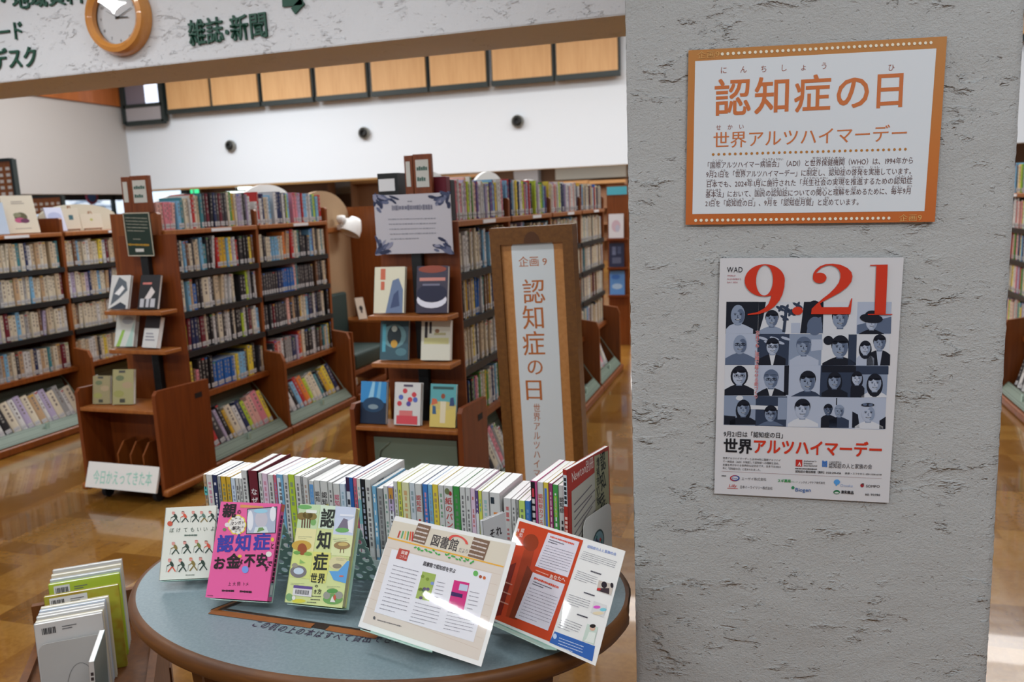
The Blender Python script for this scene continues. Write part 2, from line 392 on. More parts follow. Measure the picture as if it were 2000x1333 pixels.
# high panels on the back wall
pans = [(330, 225, 412), (417, 216, 506), (515, 206, 609), (620, 195, 716), (728, 185, 833), (842, 174, 950), (963, 163, 1078), (1088, 152, 1207)]
def acoustic(x0, x1, lab):
    e = empty('acoustic_panel', ((x0 + x1) / 2, 14.86, 3.67), 0, lab, 'wall panel', 'wooden panels along the top of the back wall'); hw = (x1 - x0) / 2
    MB().box(-hw, hw, -.07, -.03, .03, 1.15, M_PANEL).build('wood_face', e)
    MB().box(-hw - .035, hw + .035, -.03, .04, -.06, 1.2, M_FRAMEG).box(-hw - .035, hw + .035, -.075, -.03, -.06, .03, M_FRAMEG).build('frame', e)
    MB().box(-.05, .05, .04, .13, .1, .2, M_FRAMEG).build('bracket', e)
for i, (a, bq, c) in enumerate(pans):
    acoustic(hit(a, bq, 1, 14.8)[0], hit(c, bq, 1, 14.8)[0], 'square wooden panel high on the back wall, %s one right of the louvred opening' % ORD[i])
acoustic(3.3, 4.6, 'wooden panel in dark frame high on back wall, right of the plaster pillar')
# openable glazed unit at the left end of the panel row
x0, x1 = hit(240, 170, 1, 14.85)[0], hit(322, 232, 1, 14.85)[0]
e = empty('window_1', ((x0 + x1) / 2, 14.85, 3.5)); e['kind'] = 'structure'; hw = (x1 - x0) / 2
mw = mat('sky_pane', (214, 226, 248), .3, emit=1.3)
MB().box(-hw, hw, .0, .04, .36, 1.2, mat('dim_blind', (118, 112, 124), .7)).box(-hw + .55, hw - .06, -.02, .0, .36, 1.2, mw).build('pane', e)
MB().box(-hw - .06, -hw + .04, -.06, .05, -.02, 1.3, M_FRAMEG).box(hw - .04, hw + .05, -.06, .05, -.02, 1.3, M_FRAMEG).box(-hw, hw, -.06, .05, -.06, .03, M_FRAMEG).box(-hw, hw, -.06, .05, .3, .37, M_FRAMEG).box(-hw, hw, -.04, .03, .03, .3, mat('grey_louvre', (150, 148, 152), .6)).box(.42, .47, -.05, 0, .37, 1.2, M_FRAMEG).build('window_frame', e)
# round air nozzles
for (u, v2), lab in zip(((450, 285), (711, 260), (1011, 237)), ('leftmost', 'middle one', 'rightmost')):
    p = hit(u, v2, 1, 14.95); e = empty('air_nozzle', (p[0], 14.995, p[2]), 0, 'round grey air nozzle on the white back wall, %s of three' % lab, 'air nozzle', 'air nozzles on the back wall')
    MB().lathe([(.0, -.02), (.115, -.02), (.115, -.07), (.095, -.09), (.08, -.05), (.0, -.05)], (0, 0, 0), mat('nozzle_grey', (120, 122, 118), .4), 24, 'y').build('outer_ring', e, smooth=40)
    MB().lathe([(.075, -.055), (.075, -.10), (.05, -.12), (.045, -.07), (0, -.07)], (0, 0, 0), mat('nozzle_dark', (40, 42, 42), .5), 20, 'y').build('nozzle_core', e, smooth=40)

# wall clock on the beam
cp = hit(239, 36, 1, 3.2)
e = empty('wall_clock', (cp[0], 3.198, cp[2]), 0, 'round wood-rimmed wall clock on the white beam', 'clock')
M_CLK = wood('clock_wood', (196, 128, 56), (214, 148, 74), .35, (6, 6, 6), .5)
MB().lathe([(.115, -.03), (.118, -.05), (.135, -.062), (.152, -.056), (.163, -.03), (.163, 0), (.1, 0)], (0, 0, 0), M_CLK, 48, 'y').build('rim', e, smooth=40)
MB().lathe([(0, -.02), (.118, -.02), (.118, 0), (0, 0)], (0, 0, 0), mat('dial_white', (206, 206, 208), .5), 40, 'y').build('dial', e)
hn = MB()
for ang, ln, wd in ((95, .055, .007), (67, .085, .005), (297, .07, .002)):
    a = R(ang); d = Vector((math.sin(a), 0, math.cos(a))); n2 = Vector((d.z, 0, -d.x)) * wd / 2
    p0 = -d * .015; hn.add([p0 - n2 + Vector((0, -.026, 0)), p0 + n2 + Vector((0, -.026, 0)), d * ln + n2 * .5 + Vector((0, -.026, 0)), d * ln - n2 * .5 + Vector((0, -.026, 0))], [(0, 1, 2, 3)], M_BLACK)
hn.build('hands', e)
nm = MB()
for k in range(12):
    a = R(30 * k); nm.T = Matrix.Translation((math.sin(a) * .097, -.0215, math.cos(a) * .097)) @ Matrix.Rotation(R(90), 4, 'X')
    s_ = str(12 if k == 0 else k); text(nm, s_, (-.006 * len(s_), -.008), (.006 * len(s_), -.008), .016, mat('dial_ink', (110, 110, 112), .6), 0)
nm.T = None; nm.build('numerals', e)
mg = mat('clear_glass', (255, 255, 255), .02); N, L, b = nodes(mg); out = [n for n in N if n.type == 'OUTPUT_MATERIAL'][0]
tr_ = N.new('ShaderNodeBsdfTransparent'); gl_ = N.new('ShaderNodeBsdfGlossy'); gl_.inputs['Roughness'].default_value = .03; mx = N.new('ShaderNodeMixShader'); mx.inputs[0].default_value = .09
L.new(tr_.outputs[0], mx.inputs[1]); L.new(gl_.outputs[0], mx.inputs[2]); L.new(mx.outputs[0], out.inputs['Surface'])
MB().lathe([(0, -.045), (.116, -.042)], (0, 0, 0), mg, 40, 'y').build('glass', e, smooth=60)

# rear zone beyond the high wall
M_RW = wallpaint('rear_wall_brown', (150, 118, 96)); M_RG = wallpaint('rear_grey', (176, 174, 176)); M_RB = wallpaint('rear_beige', (186, 178, 164))
def pr_box(mb, u0, u1, v0, v1, y, dep, mt):
    p = hit(u0, v1, 1, y); q = hit(u1, v0, 1, y); mb.box(p[0], q[0], y, y + dep, p[2], q[2], mt)
struct('wall_rear', MB().box(-18, 9, 22, 22.2, 0, 2.8, M_RW))
t2 = MB(); pr_box(t2, 425, 452, 338, 420, 21.2, .5, M_RG); struct('column_rear', t2)
t2 = MB(); pr_box(t2, 1085, 1222, 300, 352, 21.5, .3, M_RB); struct('wall_soffit', t2)
for k, (u0, u1) in enumerate(((640, 690), (918, 948), (1005, 1050))):
    t2 = MB(); pr_box(t2, u0, u1, 325, 380, 21.3, .3, M_RG); struct('trim_%d' % (k + 3), t2)
wn_ = empty('window_2', (0, 18.0, 0)); wn_['kind'] = 'structure'
t2 = MB(); pr_box(t2, 284, 356, 345, 391, 18.0, .1, mat('day_pane', (205, 232, 250), .3, emit=1.4)); t2.v = [p - Vector((0, 18.0, 0)) for p in t2.v]; t2.build('pane', wn_)
t2 = MB(); pr_box(t2, 278, 284, 335, 395, 17.95, .15, M_FRAMEG); pr_box(t2, 355, 360, 335, 395, 17.95, .15, M_FRAMEG); t2.v = [p - Vector((0, 18.0, 0)) for p in t2.v]; t2.build('window_frame', wn_)
p = hit(380, 377, 1, 21.0); e = empty('exit_sign', (p[0], 21.0, p[2]), 0, 'small lit green exit sign far behind the middle bookcase', 'exit sign')
MB().box(-.14, .14, 0, .06, -.14, .14, mat('exit_green', (60, 215, 140), .4, emit=1.5)).build('lit_face', e)
MB().box(-.05, .0, -.01, .0, -.09, .09, M_WHITE).build('pictogram', e)
MB().box(-.16, .16, .061, .08, -.16, .16, M_WHITE).cyl((0, .07, .16), (0, .07, 2.75 - p[2]), .012, M_WHITE).build('housing', e)
for i, (u, v2) in enumerate(((463, 363), (484, 361), (503, 359), (462, 377), (484, 368))):
    y = (18, 17, 16.3, 20, 19)[i]; p = hit(u, v2, 1, y)
    e = empty('ceiling_light', (p[0], y, 2.74), 0, 'lit strip lamp under the rear ceiling, %s of the cluster by the arch' % ('upper left', 'upper middle', 'upper right', 'lower left', 'lower right')[i], 'ceiling light', 'strip lamps under the rear ceiling')
    zz = p[2] - 2.74
    MB().box(-.16, .16, -.2, .2, zz - .03, zz + .03, mat('lamp_glow', (236, 255, 248), .4, emit=3)).build('diffuser', e)
    MB().box(-.18, .18, -.22, .22, zz + .03, zz + .06, M_WHITE).cyl((0, 0, zz + .05), (0, 0, 0), .012, M_WHITE).build('housing', e)
# low shelving along the rear wall
for i, (u0, u1, v0) in enumerate(((395, 520, 356), (520, 640, 352), (690, 760, 350), (860, 960, 338), (1050, 1150, 352), (1150, 1222, 350))):
    t2 = MB(); y = 20.4; p0 = hit(u0, 420, 1, y); p1 = hit(u1, v0, 1, y)
    e = empty('wall_shelving', ((p0[0] + p1[0]) / 2, y, 0), 0, 'dim brown shelving unit far at the rear wall, %s from the left' % ORD[i], 'bookcase', 'rear wall shelving'); hw = (p1[0] - p0[0]) / 2
    dk = mat('dim_wood', (120, 82, 54), .6); MB().box(-hw, hw, .3, .34, 0, p1[2], dk).build('back_panel', e)
    for sx in (-1, 1): MB().box(sx * hw - .03, sx * hw + .03, 0, .34, 0, p1[2], dk).build('side_panel', e)
    MB().box(-hw, hw, -.02, .34, p1[2] - .08, p1[2], mat('dim_edge', (150, 106, 58), .5)).build('top_board', e)
    for z in (.5, .9, 1.3): MB().box(-hw, hw, 0, .3, z, z + .03, dk).build('shelf', e)
# glazed side wall left, street outside
e = empty('window_3', (-17.3, 12, 0)); e['kind'] = 'structure'
mo = mat('outside_glow', (178, 198, 220), .5, emit=1.15); N, L, b = nodes(mo); v = coords(mo, (1, 1.4, 5), kind='World'); fc = noise(mo, v, 1.1, 3)
cc = ramp(mo, fc, [(.36, rgb(60, 66, 74)), (.46, rgb(150, 168, 190)), (.55, rgb(226, 238, 252))]); L.new(cc, b.inputs['Emission Color']); L.new(cc, b.inputs['Base Color'])
MB().box(-.4, -.35, -11, 10, 0, 2.6, mo).build('pane', e)
fr = MB()
for k in range(10): fr.box(-.34, -.24, -9 + k * 2, -8.92 + k * 2, 0, 2.4, M_FRAMEG)
fr.box(-.34, -.24, -11, 10, 2.05, 2.45, mat('dark_header', (58, 56, 56), .7)).build('window_frame', e)
pq = hit(178, 384, 0, -17.0); e = empty('round_sign', (-17.0, pq[1], pq[2]), 0, 'small round pink and blue sign at the windows behind the left bookcase', 'sign')
t2 = MB(); t2.T = Matrix.Rotation(R(90), 4, 'Y'); t2.lathe([(.15, 0), (.2, 0), (.2, .03), (.15, .03)], (0, 0, 0), C(190, 90, 120), 24).build('rim', e)
t2 = MB(); t2.T = Matrix.Rotation(R(90), 4, 'Y'); t2.lathe([(0, .005), (.15, .005), (.15, .025), (0, .025)], (0, 0, 0), C(90, 130, 205), 24); t2.build('disc', e)
MB().cyl((-.03, 0, -pq[2]), (-.03, 0, .1), .025, M_WHITE).build('pole', e)
# ================================================================ BOOKCASES
BL = .895
SHZ = (1.40, 1.155, .93, .70, .44)
TIER = ('top', 'second', 'third', 'fourth', 'fifth')
mperf = mat('perforated_rack', (126, 146, 128), .5, .4); N, L, b = nodes(mperf)
v = coords(mperf, (90, 90, 90)); vr = N.new('ShaderNodeTexVoronoi'); vr.inputs['Scale'].default_value = 1; vr.inputs['Randomness'].default_value = 0; L.new(v, vr.inputs['Vector'])
L.new(ramp(mperf, vr.outputs['Distance'], [(.28, rgb(46, 54, 47)), (.34, rgb(112, 127, 112))]), b.inputs['Base Color'])
def side_profile(): return [(-.30, 0), (.12, 0), (.12, .5), (.10, .55), (-.02, .57), (0, 1.49), (-.01, 1.5), (-.30, 1.5)]
def make_bay(label):
    e = empty('bookcase', (0, 0, 0), 0, label, 'bookcase')
    def post(y): MB().prism(side_profile(), y, y + .027, M_WOOD, 1).build('side_panel', e)
    post(0)
    MB().box(-.32, -.301, 0, BL - .001, 0, 1.5, M_WOOD).build('back_panel', e)
    MB().rbox(-.30, .012, .028, BL - .001, 1.372, 1.40, M_EDGE, .004).build('top_board', e)
    MB().box(.0125, .016, BL * .5 - .02, BL * .5 + .17, 1.377, 1.395, M_LABEL).build('label_holder', e)
    for z in SHZ[1:4]:
        MB().box(-.30, .0, .028, BL - .001, z - .006, z, M_BLACK).box(-.012, .0, .028, BL - .001, z - .034, z - .006, M_BLACK).build('shelf', e)
    MB().box(-.30, .008, .028, BL - .001, .408, .44, M_WOOD).build('bottom_shelf', e)
    MB().rbox(.122, .15, 0, BL - .001, .0, .055, M_WOOD, .02, 3).box(-.3, .118, .03, BL - .001, 0, .03, M_WOOD).build('base_rail', e)
    r = MB()
    def slab(p0, p1, y0, y1, t):
        d = Vector((p1[0] - p0[0], 0, p1[1] - p0[1])).normalized(); n = Vector((-d.z, 0, d.x)) * t
        a, b2 = Vector((p0[0], 0, p0[1])), Vector((p1[0], 0, p1[1])); vs = []
        for y in (y0, y1):
            for q in (a, b2, b2 + n, a + n): vs.append(q + Vector((0, y, 0)))
        r.add(vs, [(0, 1, 2, 3), (7, 6, 5, 4), (0, 4, 5, 1), (1, 5, 6, 2), (2, 6, 7, 3), (3, 7, 4, 0)], mperf)
    slab((.128, .06), (.075, .125), .03, BL - .03, .003)
    slab((.075, .09), (.0, .07), .03, BL - .03, .003)
    slab((-.03, .08), (-.135, .36), .03, BL - .03, .003)
    rack = r.build('display_rack', e)
    MB().tube([(.075 - .19 * math.sin(t) * .6 - .06 * t, BL - .045, .12 + .26 * math.sin(t)) for t in [i * math.pi / 14 for i in range(9)]], .004, M_GREENM, 6).build('hoop_wire', rack)
    MB().box(.10, .106, BL * .52, BL * .52 + .03, .085, .13, M_MINT).build('label_clip', rack)
    return e, post
def arch_board(x, y, z0, ztop, width, mt, label, group=None, t=.018, low=False):
    pts = ([] if low else [(-width / 2, 0), (width / 2, 0)]) + [(width / 2 * math.cos(a), (ztop - z0) * (math.sin(a) if low else .5 + .5 * math.sin(a))) for a in [math.pi * i / 20 for i in range(21)]]
    mb = MB(); mb.prism(pts, -t / 2, t / 2, mt, 0); o = mb.build('arch_board', None, Matrix.Translation((x, y, z0 + .0012)))
    return tag(o, label, 'divider board', group)
bayM, post_fn = make_bay('x')
USED = []
def case_row(fx, ys, flip, labels, group):
    out = []
    for k, (y, lab) in enumerate(zip(ys, labels)):
        e = bayM if not USED else copy_tree(bayM); USED.append(1)
        e.location = (fx, y, 0); e['label'] = lab; e['group'] = group
        if flip: e.rotation_euler = (0, 0, math.pi)
        out.append(e)
    MB().prism(side_profile(), BL, BL + .027, M_WOOD, 1).build('side_panel', out[-1])
    return out
YM = (3.775, 3.775 + BL, 6.46)
case_row(-3.2, YM[:2], 0, ('nearer bay of the middle bookcase row, behind the trolley with the dark green sign', 'farther bay of the middle bookcase row, beside the lamp booth'), 'middle bookcase row')
case_row(-3.2, YM[2:], 0, ('bookcase bay beyond the booth, mostly hidden behind the leaf-patterned notice',), 'middle bookcase row')
YL = (3.765 - BL, 3.765, 3.765 + BL)
case_row(-4.79, YL[1:], 0, ('left bookcase bay cut off by the picture edge, cream picture book on top', 'left bookcase bay with small easels and cards on its top board'), 'left bookcase row')
YR = tuple(3.47 + BL * k for k in range(4))
case_row(-1.38, YR, 0, ('nearest bay of the right bookcase row, behind the leaf-patterned notice', 'second bay of the right bookcase row, behind the wooden sign', 'third bay of the right bookcase row', 'last bay of the right bookcase row, beside the blue picture books'), 'right bookcase row')
case_row(1.635, (7.25, 6.355), 1, ('farther bookcase bay glimpsed past the right side of the plaster pillar', 'nearer bookcase bay past the right side of the plaster pillar'), 'bookcases beyond the pillar')
for y, lab in ((4.40, 'white rounded board behind the top books of the nearer middle bay'), (YM[1] + .56, 'white rounded board behind the top books of the farther middle bay')):
    arch_board(-3.51 if y < 4.5 else -3.47, y, 1.5 if y < 4.5 else 1.40, 1.612 if y < 4.5 else 1.675, .64, M_WHITE, lab, 'rounded white boards on the bookcases', low=y < 4.5)
arch_board(-5.06, YL[2] + .45, 1.40, 1.60, .74, M_CREAM, 'pale rounded board behind the easels on the left bookcase', 'rounded white boards on the bookcases')
for k, (y, zt) in enumerate(((YR[0] + .45, 1.645), (YR[1] + .5, 1.665), (YR[2] + .5, 1.635), (YR[3] + .4, 1.6))):
    arch_board(-1.66, y, 1.40, zt, .6, M_WHITE, 'white rounded board behind top books of the %s bay of the right bookcase' % ('nearest', 'second', 'third', 'last')[k], 'rounded white boards on the bookcases')

# ---------------------------------------------------------------- books
PAL = dict(cream=(206, 196, 174), white=(203, 202, 200), beige=(196, 178, 150), grey=(150, 150, 150), black=(30, 30, 34), charcoal=(58, 56, 60), navy=(36, 46, 84), blue=(40, 96, 168),
           sky=(120, 172, 206), teal=(60, 124, 134), green=(84, 140, 66), lime=(176, 200, 60), olive=(120, 118, 70), yellow=(220, 196, 70), mustard=(200, 160, 50), orange=(214, 120, 50),
           red=(176, 44, 42), maroon=(104, 30, 44), pink=(212, 130, 142), salmon=(216, 166, 156), lavender=(170, 158, 186), purple=(96, 74, 130), brown=(110, 78, 56), tan=(180, 150, 116))
for k, c in PAL.items(): mat('cloth_' + k, c, .5, .35)
BM = lambda k: MATS['cloth_' + k]
INKD = C(118, 108, 104); INKL = C(150, 146, 140)
def spine_book(mb, w, h, d, col, r, page=True):
    """spine at y=0 looking to -y, x = thickness"""
    mt = BM(col); t = .0015
    vs = []
    prof = [(0, .004), (w * .25, .0008), (w * .75, .0008), (w, .004), (w, d), (w - t, d), (w - t, .006), (t, .006), (t, d), (0, d)]
    n = len(prof); mb.add([(x, y, z) for z in (0, h) for x, y in prof], [tuple(range(n))[::-1], tuple(range(n, 2 * n))] + [(i, (i + 1) % n, n + (i + 1) % n, n + i) for i in range(n)], mt)
    mb.box(t, w - t, .006, d - .003, .002, h - .003, M_PAGE)
    dark = sum(PAL[col]) < 330; ink = INKL if dark else INKD
    def band(z0, z1, f0, f1, m_): mb.add([(w * f0, .0004, z0), (w * f1, .0004, z0), (w * f1, .0004, z1), (w * f0, .0004, z1)], [(0, 1, 2, 3)], m_)
    z = h * .92
    while z > h * .42:
        g = r.uniform(.008, .02); band(z - g, z, .36, .64, ink); z -= g + r.uniform(.005, .016)
    if r.random() < .3: band(h * .93, h * .97, .12, .88, BM(r.choice(('red', 'blue', 'green', 'mustard'))))
    band(.008, .034, .1, .9, M_STICK); band(.018, .021, .15, .85, C(120, 130, 150))
TONE = dict(
    novel=['cream'] * 14 + ['white'] * 6 + ['beige'] * 8 + ['tan'] * 2 + ['grey', 'sky', 'navy', 'teal', 'maroon', 'lavender', 'charcoal', 'yellow', 'brown'],
    mixed=['cream'] * 4 + ['white'] * 5 + ['black'] * 4 + ['charcoal'] * 3 + ['beige'] * 3 + ['navy', 'red', 'maroon', 'yellow', 'mustard', 'sky', 'teal', 'grey', 'brown', 'blue'],
    bright=['white'] * 4 + ['pink', 'salmon', 'lavender', 'sky', 'teal', 'red', 'navy', 'lime', 'yellow', 'cream', 'green', 'black', 'purple', 'cream'],
    dark=['black'] * 5 + ['charcoal'] * 5 + ['navy', 'maroon', 'brown', 'cream', 'grey', 'beige', 'purple', 'white'])
SPEC = []
def fill(fx, y0, z, hs, ds, tone, cname, tier, flip=0, seq=None, y1=None, seed=0, minw=.018, maxw=.036, ys=0):
    r = random.Random(seed * 17 + int(z * 100) + int(y0 * 1000)); y = ys; idx = 0; lim = (y1 or BL) - .035; seq = list(seq or [])
    while True:
        if seq:
            col, wd, hh = seq.pop(0)
        else:
            col = r.choice(TONE[tone]); wd = r.uniform(minw, maxw); hh = r.uniform(*hs)
        if y + wd > lim: break
        lean = R(r.uniform(3, 7)) if r.random() < .05 else 0
        dy = hh * math.sin(lean) * 1.01
        if y + wd + dy > lim: break
        ly = .030 + y
        if flip: M = Matrix.Translation((fx, y0, 0)) @ Matrix.Rotation(math.pi, 4, 'Z')
        else: M = Matrix.Translation((fx, y0, 0))
        M = M @ Matrix.Translation((-.012 - r.uniform(0, .012), ly, z + .0008 + wd * math.sin(lean))) @ Matrix.Rotation(R(90), 4, 'Z')
        if lean: M = M @ Matrix.Rotation(lean, 4, 'Y')
        SPEC.append(dict(M=M, w=wd, h=hh, d=r.uniform(*ds), col=col, seed=r.random(), name='%s book, %s from left on %s shelf of %s' % (col, ordinal(idx), tier, cname), group='books on the %s shelf of %s' % (tier, cname)))
        y += wd + .0008 + dy + (r.uniform(.02, .06) if r.random() < .02 else 0); idx += 1
def S(s):
    """compact list: colour*count@width_mm/height_mm"""
    out = []
    for a in s.split():
        c, rest = a.split('*'); n, rest = rest.split('@'); w_, h_ = rest.split('/')
        out += [(c, int(w_) / 1000, int(h_) / 1000)] * int(n)
    return out
MN, MF = "middle bookcase's near bay", "middle bookcase's far bay"
H1, D1 = (.175, .205), (.125, .15)
fill(-3.2, YM[0], 1.40, (.18, .21), D1, 'bright', MN, 'top', seed=1, seq=S('salmon*2@20/152 pink*3@22/154 salmon*1@24/150 sky*1@28/160 teal*1@30/178 cream*1@22/165 beige*1@22/172 white*1@16/190 red*1@28/196 cream*1@30/192 beige*1@20/188 teal*1@26/200 charcoal*1@24/204 maroon*1@26/200 black*1@26/205 navy*1@26/206 charcoal*1@28/206 maroon*1@26/204 charcoal*2@26/206 cream*1@22/208 green*1@28/210 mustard*1@24/206 cream*1@22/204 lavender*2@24/200 grey*1@24/204 charcoal*1@20/208'))
fill(-3.2, YM[0], 1.155, (.165, .2), D1, 'mixed', MN, 'second', seed=2, seq=S('navy*1@30/168 maroon*1@22/165 charcoal*1@20/178 black*2@34/185 cream*1@24/180 sky*1@22/176 brown*1@26/180 cream*1@26/160 charcoal*1@16/190 beige*1@30/168 cream*1@20/182 sky*1@24/190 teal*1@40/150 charcoal*1@22/190 black*1@20/180 white*1@20/195 red*1@30/182 mustard*2@34/182 sky*1@20/175 yellow*1@28/180 lavender*1@20/172 white*1@26/178 red*1@20/160 black*4@26/182'))
fill(-3.2, YM[0], .93, (.16, .2), D1, 'mixed', MN, 'third', seed=3, seq=S('white*1@26/175 charcoal*1@14/160 white*1@34/172 black*1@14/150 cream*1@30/185 sky*1@26/170 tan*1@24/182 blue*1@36/150 charcoal*2@24/172 cream*1@56/178 white*1@24/180 charcoal*1@30/176 beige*3@26/182 white*2@20/178 cream*1@22/176 black*2@34/160 lime*1@22/190 grey*1@24/190'))
fill(-3.2, YM[0], .70, (.16, .205), D1, 'mixed', MN, 'fourth', seed=4, seq=S('orange*2@26/150 cream*2@28/165 lime*1@16/150 maroon*1@26/186 navy*2@28/188 charcoal*1@22/184 maroon*2@24/185 cream*1@18/196 black*2@26/186 white*1@22/188 charcoal*1@24/186 cream*1@40/190 charcoal*1@30/186 white*2@24/192 black*1@26/190 cream*1@22/192 black*2@34/190 lime*1@24/150 white*1@20/185'))
fill(-3.2, YM[0], .44, (.16, .205), D1, 'mixed', MN, 'fifth', seed=5, seq=S('white*2@24/140 teal*1@26/150 cream*1@26/150 lime*1@18/190 yellow*1@24/195 brown*1@20/150 pink*1@26/140 black*4@32/200 blue*6@34/158 white*1@18/160 yellow*1@26/165 sky*2@34/165'))
fill(-3.2, YM[1], 1.40, (.18, .215), D1, 'bright', MF, 'top', seed=6, seq=S('white*1@30/150 red*1@24/212 white*1@30/170 navy*1@26/200 beige*1@30/176 white*1@22/180 sky*1@22/190 white*1@34/210 navy*2@30/214 white*1@26/200 charcoal*1@20/206 lime*1@24/200 sky*1@26/204 pink*2@26/208 lavender*2@26/205 red*1@20/204 sky*2@26/200 white*2@24/202 teal*1@36/195'))
fill(-3.2, YM[1], 1.155, H1, D1, 'mixed', MF, 'second', seed=7, seq=S('beige*1@30/170 cream*1@30/180 charcoal*1@26/170 cream*2@24/160 sky*4@26/158 cream*2@24/160 orange*1@28/186 tan*1@40/190 red*1@36/200 white*1@22/196 cream*1@34/190 teal*1@24/192 black*1@40/190 charcoal*2@40/150'))
fill(-3.2, YM[1], .93, H1, D1, 'dark', MF, 'third', seed=8, seq=S('charcoal*7@27/150 navy*2@30/152 blue*5@28/160 salmon*1@30/190 teal*1@22/195 charcoal*7@27/165'))
fill(-3.2, YM[1], .70, H1, D1, 'dark', MF, 'fourth', seed=9, seq=S('charcoal*3@26/165 maroon*1@24/165 charcoal*5@28/168 salmon*1@34/188 black*1@36/150 tan*1@26/190 charcoal*2@30/185 mustard*1@26/182 cream*2@30/186 sky*1@26/184 navy*2@26/186'))
fill(-3.2, YM[1], .44, H1, D1, 'mixed', MF, 'fifth', seed=10, seq=S('navy*1@30/120 white*1@24/120 charcoal*1@24/160 red*1@40/175 salmon*1@40/165 white*1@26/180 charcoal*1@20/190 grey*3@26/178 navy*2@30/165 lavender*1@26/170 red*1@30/196 orange*1@22/190 cream*1@34/200 black*2@40/195'))
LB = ("left bookcase's near bay", "left bookcase's far bay")
for k in (0, 1):
    for i, z in enumerate(SHZ[1:]):
        fill(-4.79, YL[k + 1], z, (.165, .188), D1, 'novel', LB[k], TIER[i + 1], seed=20 + k, minw=.02, maxw=.034)
RBn = ["right bookcase's %s bay" % x for x in ('nearest', 'second', 'third', 'last')]
for k in range(4):
    for i, z in enumerate(SHZ):
        fill(-1.38, YR[k], z, (.17, .205), D1, ('bright', 'bright', 'bright', 'mixed')[k] if i == 0 else (('dark', 'novel', 'mixed', 'novel', 'bright')[i] if k < 2 else 'novel'), RBn[k], TIER[i], seed=30 + k, minw=.014, maxw=.03, ys=.13 if k == 0 and i == 0 else 0)
for yy in (7.25, 6.355):
    for i, z in enumerate(SHZ): fill(1.635, yy, z, (.17, .215), (.13, .15), 'bright', 'the %s case beyond the pillar' % ('far' if yy > 7 else 'near'), TIER[i], 1, seed=60, minw=.016, maxw=.034)
for i, z in enumerate(SHZ[1:4]): fill(-3.2, YM[2], z, H1, D1, 'novel', 'the bay beyond the booth', TIER[i + 1], seed=70)
# books leaning back on the sloping bottom racks
def rack(fx, y0, cname, seed, cols, ya=.05, yb=BL - .05, flip=0):
    r = random.Random(seed); y = ya; idx = 0; lean = R(r.uniform(9, 12))
    for col in cols:
        wd = r.uniform(.028, .062); hh = r.uniform(.19, .24); 
        if y + wd > yb - .045: break
        B = Matrix.Translation((fx, y0, 0)) @ (Matrix.Rotation(math.pi, 4, 'Z') if flip else Matrix.Identity(4))
        M = B @ Matrix.Translation((.058, y + .05, .112)) @ Matrix.Rotation(R(-17), 4, 'Y') @ Matrix.Rotation(lean, 4, 'X') @ Matrix.Rotation(R(90), 4, 'Z')
        SPEC.append(dict(M=M, w=wd, h=hh, d=.052, col=col, seed=r.random(), name='%s book, %s from left on bottom rack of %s' % (col, ordinal(idx), cname), group='books on the bottom rack of %s' % cname, big=1))
        y += wd / math.cos(lean) + .003; idx += 1
rack(-3.2, YM[0], MN, 1, 'salmon salmon red charcoal lavender black mustard cream white navy lime salmon salmon pink yellow black black charcoal'.split())
rack(-3.2, YM[1], MF, 2, 'black white black sky red orange lime cream cream teal black mustard yellow navy white white'.split())
rack(-4.79, YL[1], LB[0], 3, 'cream white black cream white lavender cream tan white lavender cream grey white cream grey'.split())
rack(-4.79, YL[2], LB[1], 4, 'cream beige white grey cream'.split())
for k in range(4): rack(-1.38, YR[k], RBn[k], 40 + k, 'white cream salmon white black cream white pink grey cream white'.split())
rack(1.635, 6.355, 'the near case beyond the pillar', 55, 'black white charcoal white cream black red white cream white white black white cream'.split(), flip=1)
OCC = ((955, 447, 1130, 960), (723, 378, 877, 497), (1218, 0, 1965, 1333), (218, 412, 280, 503), (300, 760, 395, 965), (160, 760, 330, 965), (400, 900, 1190, 1100), (740, 545, 880, 1000), (800, 760, 940, 1000), (205, 560, 325, 760))
def score(s):
    p = s['M'] @ Vector((s['w'] / 2, 0, s['h'] / 2)); u, v2, z = proj(p)
    if not (0 < u < 2000 and 0 < v2 < 1333): return 0
    if any(a < u < c and b2 < v2 < d for a, b2, c, d in OCC): return 0
    a = s['M'] @ Vector((0, 0, 0)); b2 = s['M'] @ Vector((s['w'], 0, 0)); t = s['M'] @ Vector((0, 0, s['h']))
    q0, q1, q2 = proj(a), proj(b2), proj(t); return abs((q1[0] - q0[0]) * (q2[1] - q0[1]) - (q1[1] - q0[1]) * (q2[0] - q0[0]))
def emit_books(nmax):
    for s in SPEC: s['s'] = score(s)
    SPEC.sort(key=lambda s: -s['s'])
    rest = MB()
    for i, s in enumerate(SPEC):
        r = random.Random(s['seed'])
        if i < nmax and s['s'] > 0:
            mb = MB(); spine_book(mb, s['w'], s['h'], s['d'], s['col'], r)
            tag(mb.build('book', None, s['M']), s['name'], 'book', s['group'])
        elif -50 < proj(s['M'] @ Vector((0, 0, .1)))[0] < 2050:
            rest.T = s['M']; spine_book(rest, s['w'], s['h'], s['d'], s['col'], r)
    tag(rest.build('shelved_books'), 'remaining small books on the farther shelves of all the bookcases', 'books', None, 'stuff')
emit_books(212)

